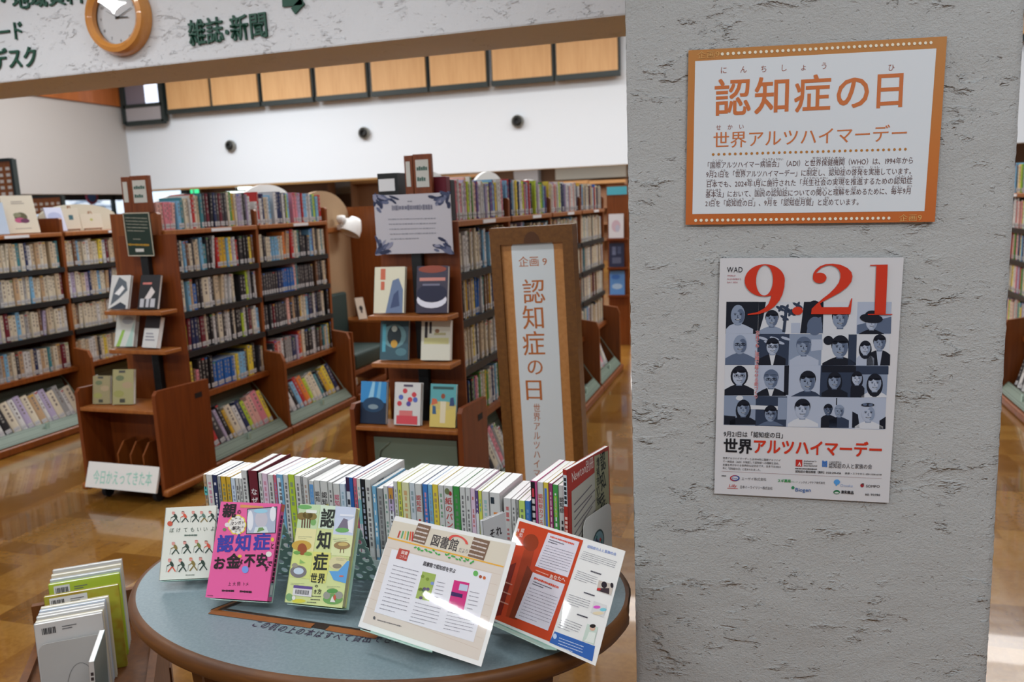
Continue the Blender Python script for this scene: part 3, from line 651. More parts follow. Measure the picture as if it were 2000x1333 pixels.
# ---------------------------------------------------------------- reading booth between the bays
e = empty('reading_booth', (-3.2, 5.594, 0), 0, 'wooden reading booth with dark green cushions and a tan arched back', 'booth seat')
LB_ = .86
MB().prism([(-.28, 0), (.12, 0), (.12, .545), (-.28, .545)], 0.024, .04, M_WOOD, 1).build('arm_panel', e)
MB().rbox(-.26, .12, .04, .60, .20, .24, M_WOOD, .006).box(.06, .10, .04, .60, .03, .10, M_WOOD).build('seat_base', e)
MB().rbox(-.24, .125, .045, .60, .24, .37, M_CUSH, .025, 3).build('seat_cushion', e, smooth=50)
MB().rbox(-.27, -.21, .10, .595, .37, .80, M_CUSH, .02, 3).build('back_cushion', e, smooth=50)
MB().rbox(.122, .15, .03, LB_, 0, .055, M_WOOD, .02, 3).build('base_rail', e)
tb = MB().rbox(-.28, .14, .605, LB_ - .02, .53, .555, M_EDGE, .004).box(-.28, .09, .605, .63, .06, .53, M_WOOD).box(-.28, -.25, .63, LB_ - .02, .06, .53, M_WOOD); tb.build('side_table', e)
pts = [(.0, .56), (LB_, .56)] + [(LB_ / 2 + LB_ / 2 * math.cos(a), 1.40 + .235 * math.sin(a)) for a in [math.pi * i / 20 for i in range(21)]]
MB().prism(pts, -.31, -.285, M_TAN, 0).build('arched_back', e)
MB().box(-.285, -.262, 0, LB_, 1.30, 1.335, M_EDGE).build('lamp_rail', e)
lo = empty('reading_lamp', (-3.456, 6.23, 1.315), 0, 'white bell-shaped reading lamp on the rail of the wooden booth', 'lamp')
lm = MB().lathe([(0, -.04), (.035, -.035), (.05, 0), (.035, .035), (0, .04)], (.05, -.05, .10), M_WHITE, 20); lm.build('swivel_knob', lo, smooth=60)
MB().rbox(.0, .045, -.06, .03, .0, .05, M_WHITE, .008).cyl((.03, -.05, .03), (.05, -.05, .10), .012, M_WHITE).cyl((.05, -.05, .10), (.15, .06, .085), .013, M_WHITE).build('arm', lo, smooth=40)
lsh = MB(); lsh.T = Matrix.Translation((.15, .05, .09)) @ Matrix.Rotation(R(-28), 4, 'X') @ Matrix.Rotation(R(14), 4, 'Y')
lsh.lathe([(.0, .02), (.05, .012), (.068, -.02), (.092, -.08), (.10, -.15), (.094, -.15), (.086, -.08), (.06, -.02), (.0, .0)], (0, 0, 0), M_WHITE, 28); lsh.build('lamp_shade', lo, smooth=60); lo.scale = (.86,) * 3

def lean_book(name, label, wd, ht, th, M, face, group=None, spine_right=None, pages=M_PAGE, lift=True):
    """book shown by its cover: local u right, v up, n towards the reader; face(mb) prints on the cover"""
    mt, draw = face
    if lift: M = Matrix.Translation((0, 0, th * max(0, M[2][2]) + .0006)) @ M
    c = MB().box(0, wd, 0, ht, -.0015, 0, mt).box(0, wd, 0, ht, -th, -th + .0015, mt)
    c.box((wd - .0015) if spine_right else 0, wd if spine_right else .0015, 0, ht, -th, 0, spine_right if spine_right and spine_right is not True else mt)
    o = c.build(name, None, M); tag(o, label, 'book', group)
    MB().box(.002, wd - .002, .002, ht - .002, -th + .0015, -.0015, pages).build('page_block', o)
    if draw:
        mb = MB(); draw(mb, wd, ht)
        if mb.v: mb.build('cover_print', o)
    return o
def prn(*items):
    """items: (kind, colour, ...) in fractions of the cover"""
    def f(mb, w_, h_):
        z = .0003
        for it in items:
            k, c = it[0], C(*it[1]); z += .0001
            if k == 'r': mb.rect(it[2] * w_, it[4] * w_, it[3] * h_, it[5] * h_, z, c)
            elif k == 'e': mb.disc(it[2] * w_, it[3] * h_, it[4] * w_, it[5] * h_, z, c)
            elif k == 'p': mb.poly([(a * w_, b_ * h_) for a, b_ in it[2]], z, c)
            elif k == 'l':
                n = it[6]; hh = (it[5] - it[3]) / n
                for i in range(n): mb.rect(it[2] * w_, (it[2] + (it[4] - it[2]) * (1 - .25 * ((i * 7) % 3) / 2)) * w_, (it[3] + hh * (i + .25)) * h_, (it[3] + hh * (i + .7)) * h_, z, c)
    return f
lean_book('leaning_booklet', 'narrow cream booklet leaning on the side table of the wooden booth', .075, .19, .012, frame(-3.32, 6.2, R(50), R(22), .556), (mat('cv_cream', (206, 190, 170), .5), prn(('e', (40, 34, 36), .5, .5, .22, .12), ('r', (60, 50, 50), .4, .28, .6, .46))))
# ================================================================ TROLLEYS
def trolley(x, y, yaw, label, dp=.40, ht=.60, zc=.5, zs=(.755, .965)):
    e = empty('display_trolley', (x, y, 0), yaw, label, 'book trolley', 'book display trolleys at the row ends')
    hw = .265; yu = dp - .055
    for sx in (-1, 1):
        xs = sorted((sx * hw, sx * (hw - .022)))
        pts = [(0, .05), (dp, .05), (dp, ht - .015), (.02, ht), (0, ht - .02)]
        p = MB().prism(pts, xs[0], xs[1], M_WOODD, 0).build('side_panel', e)
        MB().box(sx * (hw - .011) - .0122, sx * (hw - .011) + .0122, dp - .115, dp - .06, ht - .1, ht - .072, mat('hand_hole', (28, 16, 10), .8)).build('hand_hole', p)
        MB().rbox(sx * (hw + .008) - .018, sx * (hw + .008) + .018, -.012, dp - .01, .045, .085, M_EDGE, .014, 3).build('bumper_rail', e, smooth=50)
    MB().box(-hw + .022, hw - .022, dp - .21, dp - .195, .12, zc - .02, M_WOODD).build('back_panel', e)
    MB().rbox(-hw + .022, hw - .022, .0, dp - .16, zc - .02, zc, M_EDGE, .004).build('display_shelf', e)
    MB().box(-hw + .022, hw - .022, .02, dp - .02, .10, .12, M_WOODD).build('floor_board', e)
    MB().box(-.19, .19, yu, yu + .012, zc - .1, zs[1] + .415, M_WOODD).build('upright_panel', e)
    MB().rbox(-.025, .025, yu - .035, yu, .12, zs[1] + .475, M_BLACK, .006).build('black_post', e)
    for z in zs:
        MB().rbox(-.19, .19, yu - .16, yu - .036, z, z + .022, M_EDGE, .004).build('upper_shelf', e)
    for sx in (-1, 1):
        for yy in (.05, dp - .07):
            c = MB().cyl((sx * .17 - .012, yy, .032), (sx * .17 + .012, yy, .032), .032, M_RUBBER, n=18).build('caster', e, smooth=40)
            MB().box(sx * .17 - .02, sx * .17 + .02, yy - .015, yy + .03, .04, .10, M_BLACK).build('caster_fork', c)
    return e
TL = (-3.235, 3.352); TM = (-1.50, 3.145)
tl = trolley(TL[0], TL[1], R(-2), 'wooden book trolley below the dark green sign, white label on its front')
for k in range(3):
    mb = MB(); x = -.08 + k * .085; mb.prism([(.05, .12), (.18, .12), (.18, .30), (.10, .30), (.05, .24)], x, x + .01, M_WOOD, 0); mb.build('wood_divider', tl)
tm = trolley(TM[0], TM[1], R(-1), 'wooden book trolley below the leaf-patterned notice', .30, .625, .53, (.775, .985))
MB().tube([(-.19, .075, .14), (-.19, .075, .30), (-.17, .075, .40), (-.12, .08, .44)], .004, M_GREENM, 6).build('wire_hoop', tm)
MB().box(-.2, .2, .082, .086, .12, .46, mperf).build('rack_plate', tm)
# label sign on the front of the left trolley
q = Quad([(548, 1150), (980, 1195), (975, 1085), (560, 1050)], .47, .135)
q.mb.box(0, .47, 0, .135, -.012, 0, M_WHITE)
Mx = Matrix.Translation((TL[0], TL[1], 0)) @ Matrix.Rotation(R(-2), 4, 'Z') @ frame(-.237, -.035, 0, R(20), .075)
o = q.mb.build('trolley_label', None, Mx); tag(o, 'long white label board with pale green writing on the left trolley front', 'sign')
q.mb = MB(); q.t('今日かえってきた本', 590, 1140, 945, 1162, 55, C(150, 208, 190), .001, .005); q.mb.build('lettering', o)
# books shown on the trolleys
def on(T, yaw, x, y, z, by=0, tilt=18): return Matrix.Translation((T[0], T[1], 0)) @ Matrix.Rotation(yaw, 4, 'Z') @ frame(x, y, R(by), R(tilt), z)
W_ = mat('cv_white', (214, 214, 212), .4); CB = lambda n, c: mat('cv_' + n, c, .4, .4)
GT = 'books shown on the trolleys'
A = R(-2)
lean_book('book', 'white book with sweeping grey cover on the upper left of the left trolley', .125, .185, .018, on(TL, A, -.20, .225, .988, 4), (W_, prn(('p', (96, 104, 112), [(.1, .1), (.5, .3), (.9, .55), (.8, .8), (.4, .95), (.2, .6)]), ('p', (236, 236, 236), [(.25, .45), (.6, .7), (.75, .6), (.5, .4)]), ('p', (60, 66, 76), [(.05, 0), (.6, .2), (.9, .1), (.9, 0)]))), GT)
lean_book('book', 'black book with white figures on the upper right of the left trolley', .125, .185, .018, on(TL, A, .0, .225, .988, 4), (CB('black', (34, 34, 38)), prn(('r', (200, 120, 110), .15, .72, .6, .78), ('p', (214, 206, 204), [(.3, .3), (.6, .65), (.8, .5), (.5, .2)]), ('r', (190, 190, 196), .1, .05, .85, .3), ('r', (60, 60, 66), .3, .05, .4, .3), ('r', (60, 60, 66), .55, .05, .62, .3))), GT)
lean_book('book', 'pale book with green stripes on the lower left of the left trolley', .12, .18, .03, on(TL, A, -.19, .225, .778, 6), (CB('pale', (208, 212, 206)), prn(('p', (150, 190, 90), [(.1, 0), (.3, 0), (.5, .5), (.35, .5)]), ('p', (170, 200, 190), [(.6, 0), (.95, 0), (.95, .8)]), ('e', (170, 176, 180), .6, .8, .3, .12))), GT)
lean_book('book', 'white book with dark upper cover on the lower right of the left trolley', .11, .17, .026, on(TL, A, .0, .225, .778, -6), (W_, prn(('r', (50, 46, 48), 0, .62, 1, 1), ('l', (150, 150, 160), .15, .2, .8, .5, 3))), GT)
CVV = [('e', (150, 150, 90), .3, .3, .25, .1), ('e', (170, 150, 120), .7, .55, .25, .1), ('e', (110, 120, 90), .35, .75, .2, .08), ('r', (70, 70, 60), .35, .05, .6, .16), ('r', (80, 80, 76), .3, .9, .6, .97)]
lean_book('book', 'olive grey book with yellow spine on the display shelf of the left trolley', .10, .15, .02, on(TL, A, -.215, .06, .5, 12, 12), (CB('olive', (150, 140, 104)), prn(*CVV)), GT, None)
lean_book('book', 'patterned book with lilac spine beside the olive grey one on the left trolley', .12, .185, .022, on(TL, A, -.09, .07, .5, 12, 12), (CB('oliveb', (160, 154, 110)), prn(*CVV)), GT)
A = R(-1)
lean_book('book', 'cream book with blue horse-like brushwork and red letters, upper left on the right trolley', .145, .205, .02, on(TM, A, -.185, .13, 1.008, 3, 13), (CB('crm', (222, 218, 194)), prn(('p', (110, 128, 160), [(.4, .0), (.95, 0), (.95, .5), (.8, .75), (.6, .7), (.5, .35)]), ('p', (70, 84, 120), [(.55, .1), (.85, .15), (.8, .5), (.65, .4)]), ('r', (206, 110, 84), .2, .72, .36, .96), ('r', (206, 110, 84), .22, .5, .34, .68))), GT)
lean_book('book', 'dark book with white crescent and orange glow, upper right on the right trolley', .145, .205, .024, on(TM, A, .02, .13, 1.008, 3, 13), (CB('night', (50, 44, 66)), prn(('e', (150, 76, 60), .5, .93, .45, .08), ('e', (226, 226, 238), .5, .28, .48, .18), ('e', (40, 42, 66), .5, .42, .48, .2), ('r', (206, 140, 130), .1, .68, .92, .75), ('r', (120, 120, 140), .2, .58, .75, .62))), GT)
lean_book('book', 'teal book with a golden lantern, middle shelf left on the right trolley', .135, .178, .02, on(TM, A, -.17, .13, .798, 3, 13), (CB('tealc', (60, 92, 104)), prn(('e', (110, 150, 156), .5, .6, .42, .3), ('e', (46, 60, 66), .5, .6, .25, .26), ('e', (206, 160, 70), .5, .4, .12, .1), ('r', (90, 170, 190), .08, .2, .2, .9), ('e', (90, 130, 140), .75, .2, .2, .1), ('e', (190, 200, 190), .5, .78, .1, .08))), GT)
lean_book('book', 'thick cream white book with black title, middle shelf right on the right trolley', .135, .178, .03, on(TM, A, .03, .13, .798, 3, 13), (CB('ivory', (220, 220, 204)), prn(('r', (50, 44, 44), .12, .5, .22, .95), ('r', (50, 44, 44), .28, .66, .36, .95), ('r', (212, 210, 150), .1, .4, .95, .55), ('r', (190, 186, 140), .45, .62, .85, .68), ('e', (150, 110, 80), .55, .72, .08, .05))), GT)
lean_book('book', 'deep blue book with glowing light shafts, bottom left on the right trolley', .125, .185, .022, on(TM, A, -.235, .03, .5305, 0, 12), (CB('deep', (30, 44, 66)), prn(('r', (60, 140, 200), 0, .5, 1, 1), ('p', (150, 200, 226), [(.3, .6), (.45, 1), (.55, 1), (.5, .6)]), ('p', (120, 180, 214), [(.6, .55), (.7, 1), (.8, 1), (.75, .55)]), ('e', (40, 70, 100), .5, .45, .42, .18), ('e', (130, 150, 160), .5, .4, .2, .06))), GT)
lean_book('book', 'white book with red and blue flowers, bottom centre on the right trolley', .125, .185, .026, on(TM, A, -.07, .03, .5305, 0, 12), (W_, prn(*[('e', c, a, b_, .09, .06) for c, a, b_ in (((206, 70, 80), .4, .8), ((90, 110, 190), .25, .65), ((206, 70, 80), .2, .5), ((206, 70, 80), .6, .6), ((90, 110, 190), .8, .6), ((206, 70, 80), .75, .72), ((90, 80, 160), .55, .5))] + [('r', (212, 80, 90), .1, .02, .9, .22), ('r', (216, 120, 120), .2, .22, .7, .34), ('r', (90, 80, 100), .35, .9, .7, .95)])), GT)
lean_book('book', 'turquoise and yellow book with a running figure, bottom right on the right trolley', .12, .185, .016, on(TM, A, .10, .03, .5305, 0, 12), (CB('turq', (96, 170, 176)), prn(('r', (216, 196, 110), 0, 0, 1, .5), ('e', (206, 190, 120), .5, .5, .5, .1), ('p', (226, 216, 186), [(.4, .1), (.6, .1), (.62, .6), (.4, .6)]), ('e', (150, 80, 60), .5, .72, .08, .06), ('p', (206, 110, 80), [(.05, .5), (.3, .55), (.25, .65), (.08, .66)]), ('p', (60, 100, 140), [(.1, .3), (.25, .3), (.22, .48), (.1, .5)]), ('p', (60, 80, 120), [(.75, .5), (.95, .5), (.9, .7), (.78, .68)]), ('r', (60, 90, 90), .1, .88, .9, .94))), GT)
for k, (x, wd, c, n_) in enumerate(((-.14, .04, 'blue', 'blue'), (-.095, .045, 'cream', 'cream'), (.02, .09, 'beige', 'wide beige'), (-.2, .05, 'lime', 'green'))):
    mb = MB(); spine_book(mb, wd, .2 if k != 3 else .13, .055, c, rnd)
    tag(mb.build('book', None, Matrix.Translation((TM[0], TM[1], 0)) @ Matrix.Translation((x, .022, .1205)) ), '%s book standing inside the bottom of the right trolley' % n_, 'book', 'books inside the right trolley')
# signs carried by the trolleys
def board(name, label, cat, wd, ht, M, mt, edge=None, t=.006):
    o = MB().box(0, wd, 0, ht, -t, 0, mt).build(name, None, M); tag(o, label, cat); return o
DG = mat('blackboard_green', (34, 52, 44), .5)
c3 = [(905, 895), (1120, 888), (1088, 532), (870, 545)]
q = Quad(c3, .163, .231)
o = board('green_sign', 'dark green framed sign with small pale lettering on the left trolley', 'sign', .163, .231, frame(-3.305, 3.642, R(3), R(-3), 1.272, R(-1)), DG)
f_ = C(190, 184, 166); q.mb.rect(0, .163, 0, .005, .0006, f_); q.mb.rect(0, .163, .226, .231, .0006, f_); q.mb.rect(0, .005, 0, .231, .0006, f_); q.mb.rect(.158, .163, 0, .231, .0006, f_); q.mb.build('frame_edge', o)
q.mb = MB(); q.lines((890, 570), (1070, 570), (905, 700), 5, C(150, 150, 136), k=.3, last=.8); q.lines((905, 785), (1080, 785), (905, 815), 1, C(180, 140, 50), k=.6, last=1); q.p([(968, 858), (1035, 855), (1035, 830), (965, 832)], C(206, 206, 200), .0007); q.lines((950, 745), (1010, 745), (950, 765), 1, C(150, 150, 136), last=1); q.mb.build('lettering', o)
q = Quad([(232, 722), (722, 710), (705, 318), (215, 350)], .364, .257)
o = board('leaf_notice', 'pale grey notice with dark blue leaves in its corners on the right trolley', 'notice', .364, .257, frame(-1.678, 3.345, R(-1), 0, 1.268), mat('notice_grey', (190, 188, 196), .5))
rr_ = random.Random(5); lf = [C(66, 74, 104), C(100, 106, 134), C(140, 142, 164), C(48, 54, 80)]
for cx, cy, sx, sy in ((222, 350, 1, 1), (700, 325, -1, 1), (232, 715, 1, -1), (715, 705, -1, -1)):
    for k in range(22):
        a = rr_.uniform(0, 1.57); d_ = rr_.uniform(12, 100) * (1.15 if rr_.random() < .4 else .8); t_ = rr_.uniform(-.5, .5)
        X, Y_ = cx + sx * math.cos(a) * d_ * 1.1, cy + sy * math.sin(a) * d_
        if not (222 < X < 708): continue
        q.e(X, Y_, rr_.uniform(20, 40), rr_.uniform(8, 14), rr_.choice(lf), .0006 + k * .00003, 8, rot=math.atan2(sy * math.sin(a), sx * math.cos(a)) + t_)
q.mb.build('leaf_print', o)
q.mb = MB(); q.lines((430, 372), (480, 370), (430, 392), 1, C(120, 120, 130)); q.lines((330, 400), (590, 390), (330, 450), 1, C(120, 120, 136), k=.7, last=1); q.lines((305, 482), (610, 472), (318, 640), 5, C(140, 140, 150), k=.25); q.mb.build('lettering', o)
# row-end sign boxes
def signbox(x, y, label, yaw, s=1):
    e = empty('row_sign', (x, y, 1.5), yaw, label, 'sign', 'wooden row signs on the bookcase ends')
    a = MB().rbox(-.056, .056, -.012, .018, 0, .20, M_WOODD, .003); a.build('front_board', e)
    MB().box(-.04, .04, -.0135, -.012, .055, .175, mat('plate_white', (196, 194, 186), .5)).build('name_plate', e)
    b = MB().rbox(-.115, -.062, -.005, .028, 0, .197, M_WOODD, .003); b.build('side_board', e)
    MB().box(-.105, -.078, -.0065, -.005, .06, .17, mat('plate_white', (196, 194, 186), .5)).build('name_plate', e)
    l = MB()
    for k, (z, n) in enumerate(((.128, 5), (.082, 4))):
        for i in range(n): l.box(-.033 + i * .0135, -.022 + i * .0135, -.0145, -.0138, z, z + .018 * (1 if (i + k) % 2 else .8), C(70, 100, 90))
    l.build('lettering', e); e.scale = (s, 1, 1)
signbox(-3.287, YM[0] - .004, 'wooden two-faced row sign on the end of the middle bookcase, over the green sign', R(6))
signbox(-1.487, YR[0] - .004, 'wooden two-faced row sign on the end of the right bookcase, above the leaf notice', R(4), .75)
mb = MB().box(-.025, .075, -.05, .05, 0, .125, M_BLACK); o = mb.build('black_file_box', None, Matrix.Translation((-1.70, 3.54, 1.5008))); tag(o, 'black file box with white label beside the right row sign', 'box')
MB().box(-.02, .06, -.0525, -.0505, .045, .10, M_LABEL).build('white_label', o)
mb = MB().box(0, .02, 0, .2, 0, .21, BM('charcoal')); 
for k, (c, nm_) in enumerate((('maroon', 'dark red'), ('black', 'black'))):
    mb = MB(); mb.rbox(0, .155, 0, .05, 0, .20 - .015 * k, BM(c), .003); o = mb.build('file_box', None, Matrix.Translation((-1.555 , YR[0] + .045 + .055 * k, 1.4005)))
    tag(o, '%s book box lying across the near top end of the right bookcase' % nm_, 'box')
    MB().box(.015, .06, -.001, .0, .09, .13, BM('blue') if k == 0 else BM('grey')).build('title_patch', o)
# things on top of the left bookcase
def easel_card(name, label, u, v2, wd, ht, y, face, z0=1.4, tilt=16, yaw=8, frac=False):
    p = hit(u, v2, 0, -4.93); M = frame(-4.93, p[1], R(yaw), R(tilt), z0 + .004)
    e = MB().box(0, wd, 0, ht, -.006, 0, face[0]).build(name, None, M); tag(e, label, 'card')
    mb = MB(); face[1](mb, wd, ht); mb.build('print', e); return e
IV = mat('cv_ivory2', (222, 212, 192), .5)
def top_place(u0, v0, u1, v1, z, yaw=66, tilt=18):
    """stands on the top board of the left row, turned to the aisle"""
    a = hit(u0, v0, 0, -4.9); b_ = hit(u1, v1, 0, -4.9); y0 = a[1]; wd = abs(b_[1] - a[1]) / math.sin(R(yaw)) * .93
    return frame(-4.93, y0, R(yaw), R(tilt), z), wd
PBK = prn(('e', (100, 96, 70), .5, .42, .2, .13), ('e', (190, 90, 130), .45, .34, .16, .07), ('e', (110, 60, 90), .6, .32, .14, .06), ('e', (140, 140, 110), .4, .48, .12, .06), ('l', (170, 160, 150), .3, .76, .7, .86, 2), ('l', (170, 160, 150), .25, .1, .75, .14, 1))
M, wd = top_place(24, 462, 72, 457, 1.4015); lean_book('picture_book', 'large cream picture book with a flower bouquet on the left bookcase top', wd, .27, .014, M, (IV, PBK))
M, wd = top_place(-40, 468, 12, 463, 1.4015); lean_book('picture_book', 'pale blue picture book edge at the far left of the bookcase top', wd, .22, .012, M, (CB('paleblue', (190, 206, 226)), prn(('e', (140, 170, 206), .5, .5, .3, .2))))
M, wd = top_place(106, 458, 128, 456, 1.4015, 66, 26); lean_book('picture_book', 'pale lilac picture book leaning on the left bookcase top beside the easels', wd * 1.15, .19, .012, M, (CB('lilac', (200, 202, 222)), prn(('e', (170, 176, 206), .5, .6, .4, .2), ('e', (220, 214, 224), .4, .3, .3, .15))))
def stand_card(u0, v0, u1, v1, ht, label, item):
    M, wd = top_place(u0, v0, u1, v1, 1.416, 66, 12)
    o = MB().box(0, wd, 0, ht, -.005, 0, IV).build('display_card', None, M); tag(o, label, 'card', 'cards on easels on the left bookcase')
    mb = MB(); item(mb, wd, ht); mb.build('print', o)
    e = bpy.data.objects.new('small_easel', None); COL.objects.link(e); e.matrix_world = M; tag(e, 'small wooden easel under the ' + label.split(' on ')[0], 'easel', 'small easels on the left bookcase')
    for sx in (-1, 1): MB().tube([(wd / 2 + sx * wd * .4, -.012, -.008), (wd / 2 + sx * .006, ht + .025, -.009)], .003, M_EDGE, 6).build('leg', e)
    MB().tube([(wd / 2, ht + .02, -.012), (wd / 2, .008, -.075)], .003, M_EDGE, 6).build('rear_leg', e)
    MB().box(wd * .1, wd * .9, -.006, -.001, -.012, .012, M_EDGE).build('ledge', e)
stand_card(135, 452, 158, 450, .155, 'tall cream card with a teal square on an easel', prn(('r', (70, 110, 120), .35, .45, .62, .68)))
stand_card(168, 450, 198, 447, .11, 'wide cream card with a yellow dot on an easel', prn(('e', (190, 190, 110), .5, .6, .07, .09)))
# wooden notice boards with white letters behind the left row
def letter_board(label, u0, u1, v0, v1, y, rows, cols):
    p = hit(u0, v1, 1, y); r_ = hit(u1, v0, 1, y); e = empty('letter_board', (p[0], y, p[2]), 0, label, 'notice board', 'wooden letter boards behind the left bookcase'); W2, H2 = r_[0] - p[0], r_[2] - p[2]
    MB().box(0, W2, 0, .03, 0, H2, M_PANEL if 0 else M_EDGE).build('board', e)
    MB().box(W2, W2 + .03, -.01, .04, -.02, H2 + .02, M_FRAMEG).box(0, W2, -.01, .04, H2, H2 + .03, M_FRAMEG).box(W2 * .5 - .03, W2 * .5 + .03, .03, .06, -p[2], 0, M_FRAMEG).build('frame', e)
    lm = MB(); ww = W2 / cols; hh = H2 / (rows + 1)
    for i in range(rows):
        for j in range(cols): lm.box(ww * (j + .25), ww * (j + .75), -.004, 0, hh * (i + .6), hh * (i + 1.1), M_WHITE)
    lm.build('raised_marks', e)
letter_board('tall wooden board with white marks at the far left, behind the picture book', -40, 20, 315, 392, 6.2, 5, 5)
letter_board('low wide wooden board with a row of white marks behind the left bookcase', 45, 118, 385, 420, 8.5, 2, 7)
# end panel with three picture books far right of the rows
e = empty('book_rack', (-1.5, 8.3, 0), 0, 'wooden end panel with blue top strip holding three displayed books', 'book rack')
MB().box(-.09, .12, 0, .05, 0, 1.62, M_WOOD).build('board', e); MB().box(-.085, .115, -.006, 0, 1.52, 1.60, mat('cyan_strip', (90, 190, 210), .5)).build('header_strip', e)
for k, z in enumerate((1.09, .80, .52)): MB().box(-.09, .12, -.06, 0, z - .02, z, M_WOODD).build('ledge', e)
pb = [('white picture book with faint floral sketch', (222, 220, 222), prn(('e', (206, 180, 190), .5, .5, .3, .25), ('e', (190, 190, 206), .6, .4, .15, .15))), ('dark navy picture book with pale squares', (40, 46, 74), prn(('r', (110, 120, 150), .2, .5, .45, .85), ('r', (80, 90, 120), .55, .55, .8, .85), ('r', (90, 96, 120), .2, .15, .8, .4))), ('bright blue picture book with white clouds', (96, 150, 214), prn(('e', (170, 200, 230), .5, .35, .35, .12), ('e', (70, 120, 200), .4, .75, .3, .1)))]
for (lab, c, pr_), z in zip(pb, (1.09, .80, .52)):
    lean_book('picture_book', lab + ' on the far wooden end panel', .15, .24, .012, frame(-1.57, 8.255, 0, R(6), z + .001), (CB(lab.split()[0] + lab.split()[1], c), pr_), 'books on the far end panel')
# far right case beyond the last bay
e = empty('bookcase', (-.9, 8.55, 0), 0, 'far bookcase beside the panel of three picture books, cut by the pillar', 'bookcase')
MB().box(-.45, .2, .25, .28, 0, 1.6, M_WOODD).build('back_panel', e)
for x in (-.45, .2): MB().box(x - .012, x + .012, 0, .28, 0, 1.6, M_WOOD).build('side_panel', e)
for z in (.3, .62, .92, 1.22, 1.5): MB().box(-.44, .19, .0, .25, z, z + .02, M_WOODD).build('shelf', e)
mb = MB(); r = random.Random(4)
for z in (.32, .64, .94, 1.24):
    x = -.43
    while x < .12:
        w2 = r.uniform(.02, .04); mb.T = Matrix.Translation((-.9 + x, 8.57, z + .001)); spine_book(mb, w2, r.uniform(.18, .24), .15, r.choice(TONE['bright']), r); x += w2
tag(mb.build('far_books'), 'books on the far bookcase cut by the pillar edge', 'books', None, 'stuff')

# ================================================================ SIGN STAND
SU = Vector((-.0234, 0, 1)).normalized(); SX = Vector((SU.z, 0, -SU.x)); SY = 2.8
SO = Vector((-.9375 + .0, SY, .0)) + Vector((.022, 0, 0))
Ms = Matrix.Identity(4); SN = Vector((0, -1, 0))
for i in range(3): Ms[i][0] = SX[i]; Ms[i][1] = SU[i]; Ms[i][2] = SN[i]
b0 = hit(955, 447, 1, SY); t_ = Vector((b0[0], SY, b0[2])) - SU * 1.35
for i in range(3): Ms[i][3] = t_[i]
SW, SHt = .302, 1.35
e = bpy.data.objects.new('sign_stand', None); COL.objects.link(e); e.matrix_world = Ms
tag(e, 'tall wooden sign stand with a white strip of vertical orange writing', 'sign')
fr = .037
MB().box(0, fr, 0, SHt, -.07, 0, M_SIGNW).box(SW - fr, SW, 0, SHt, -.07, 0, M_SIGNW).box(fr, SW - fr, SHt - .06, SHt, -.07, 0, M_SIGNW).box(fr, SW - fr, 0, .12, -.07, 0, M_SIGNW).build('frame', e)
MB().box(fr, SW - fr, .12, SHt - .06, -.03, -.011, M_SIGNL).build('back_board', e)
cr = MB().prism([(.095, SHt - .06)] + [(.155 + .03 * math.cos(a), SHt - .058 + .04 * math.sin(a)) for a in [math.pi * i / 8 for i in range(9)]][::-1] + [(.215, SHt - .06)], .0, .001, mat('knot_brown', (84, 50, 24), .5)); cr.build('grain_figure', e)
MB().box(.02, SW - .02, 0, .03, -.16, .09, M_SIGNW).build('foot', e)
inv = Ms.inverted()
def sg(a, b2):
    u, v2 = 940 + a / 2.665, 430 + b2 / 2.665; p = hit(u, v2, 1, SY); l = inv @ Vector(p); return (l.x, l.y)
x0 = sg(155, 200)[0]; x1 = sg(376, 200)[0]; yt = sg(260, 116)[1]
st = MB(); r_ = .018
pts = [(x0, .13), (x1, .13), (x1, yt - r_)] + [(x1 - r_ + r_ * math.cos(a), yt - r_ + r_ * math.sin(a)) for a in [math.pi / 2 * i / 6 for i in range(1, 7)]] + [(x0 + r_ - r_ * math.sin(a), yt - r_ + r_ * math.cos(a)) for a in [math.pi / 2 * i / 6 for i in range(0, 7)]]
st.prism(pts, -.0105, -.0098, M_PAPER); strip_o = st.build('paper_strip', e)
lm = MB(); O = C(186, 108, 56)
def sgt(ch, a0, a1, b0, b1, bold=.008):
    p, p2 = sg(a0, b1), sg(a1, b1); h_ = sg(a0, b0)[1] - p[1]; text(lm, ch, p, (p2[0], p[1]), h_, O, -.0094, bold)
sgt('企画', 190, 300, 193, 246, .004); sgt('9', 314, 342, 193, 240, .004)
for ch, b0, b1 in (('認', 312, 438), ('知', 448, 572), ('症', 582, 708), ('の', 722, 812), ('日', 830, 942)): sgt(ch, 212 if ch != 'の' else 232, 334 if ch != 'の' else 326, b0, b1)
y_ = 960
for ch in '世界アルツハイマーデー':
    if ch == 'ー':
        p, p2 = sg(288, y_ + 42), sg(292, y_ + 4); lm.rect(p[0], p2[0] + .001, p[1], p2[1], -.0094, O)
    else: sgt(ch, 268, 306, y_, y_ + 44, .004)
    y_ += 49 if y_ > 1000 else 46
lm.build('lettering', strip_o)
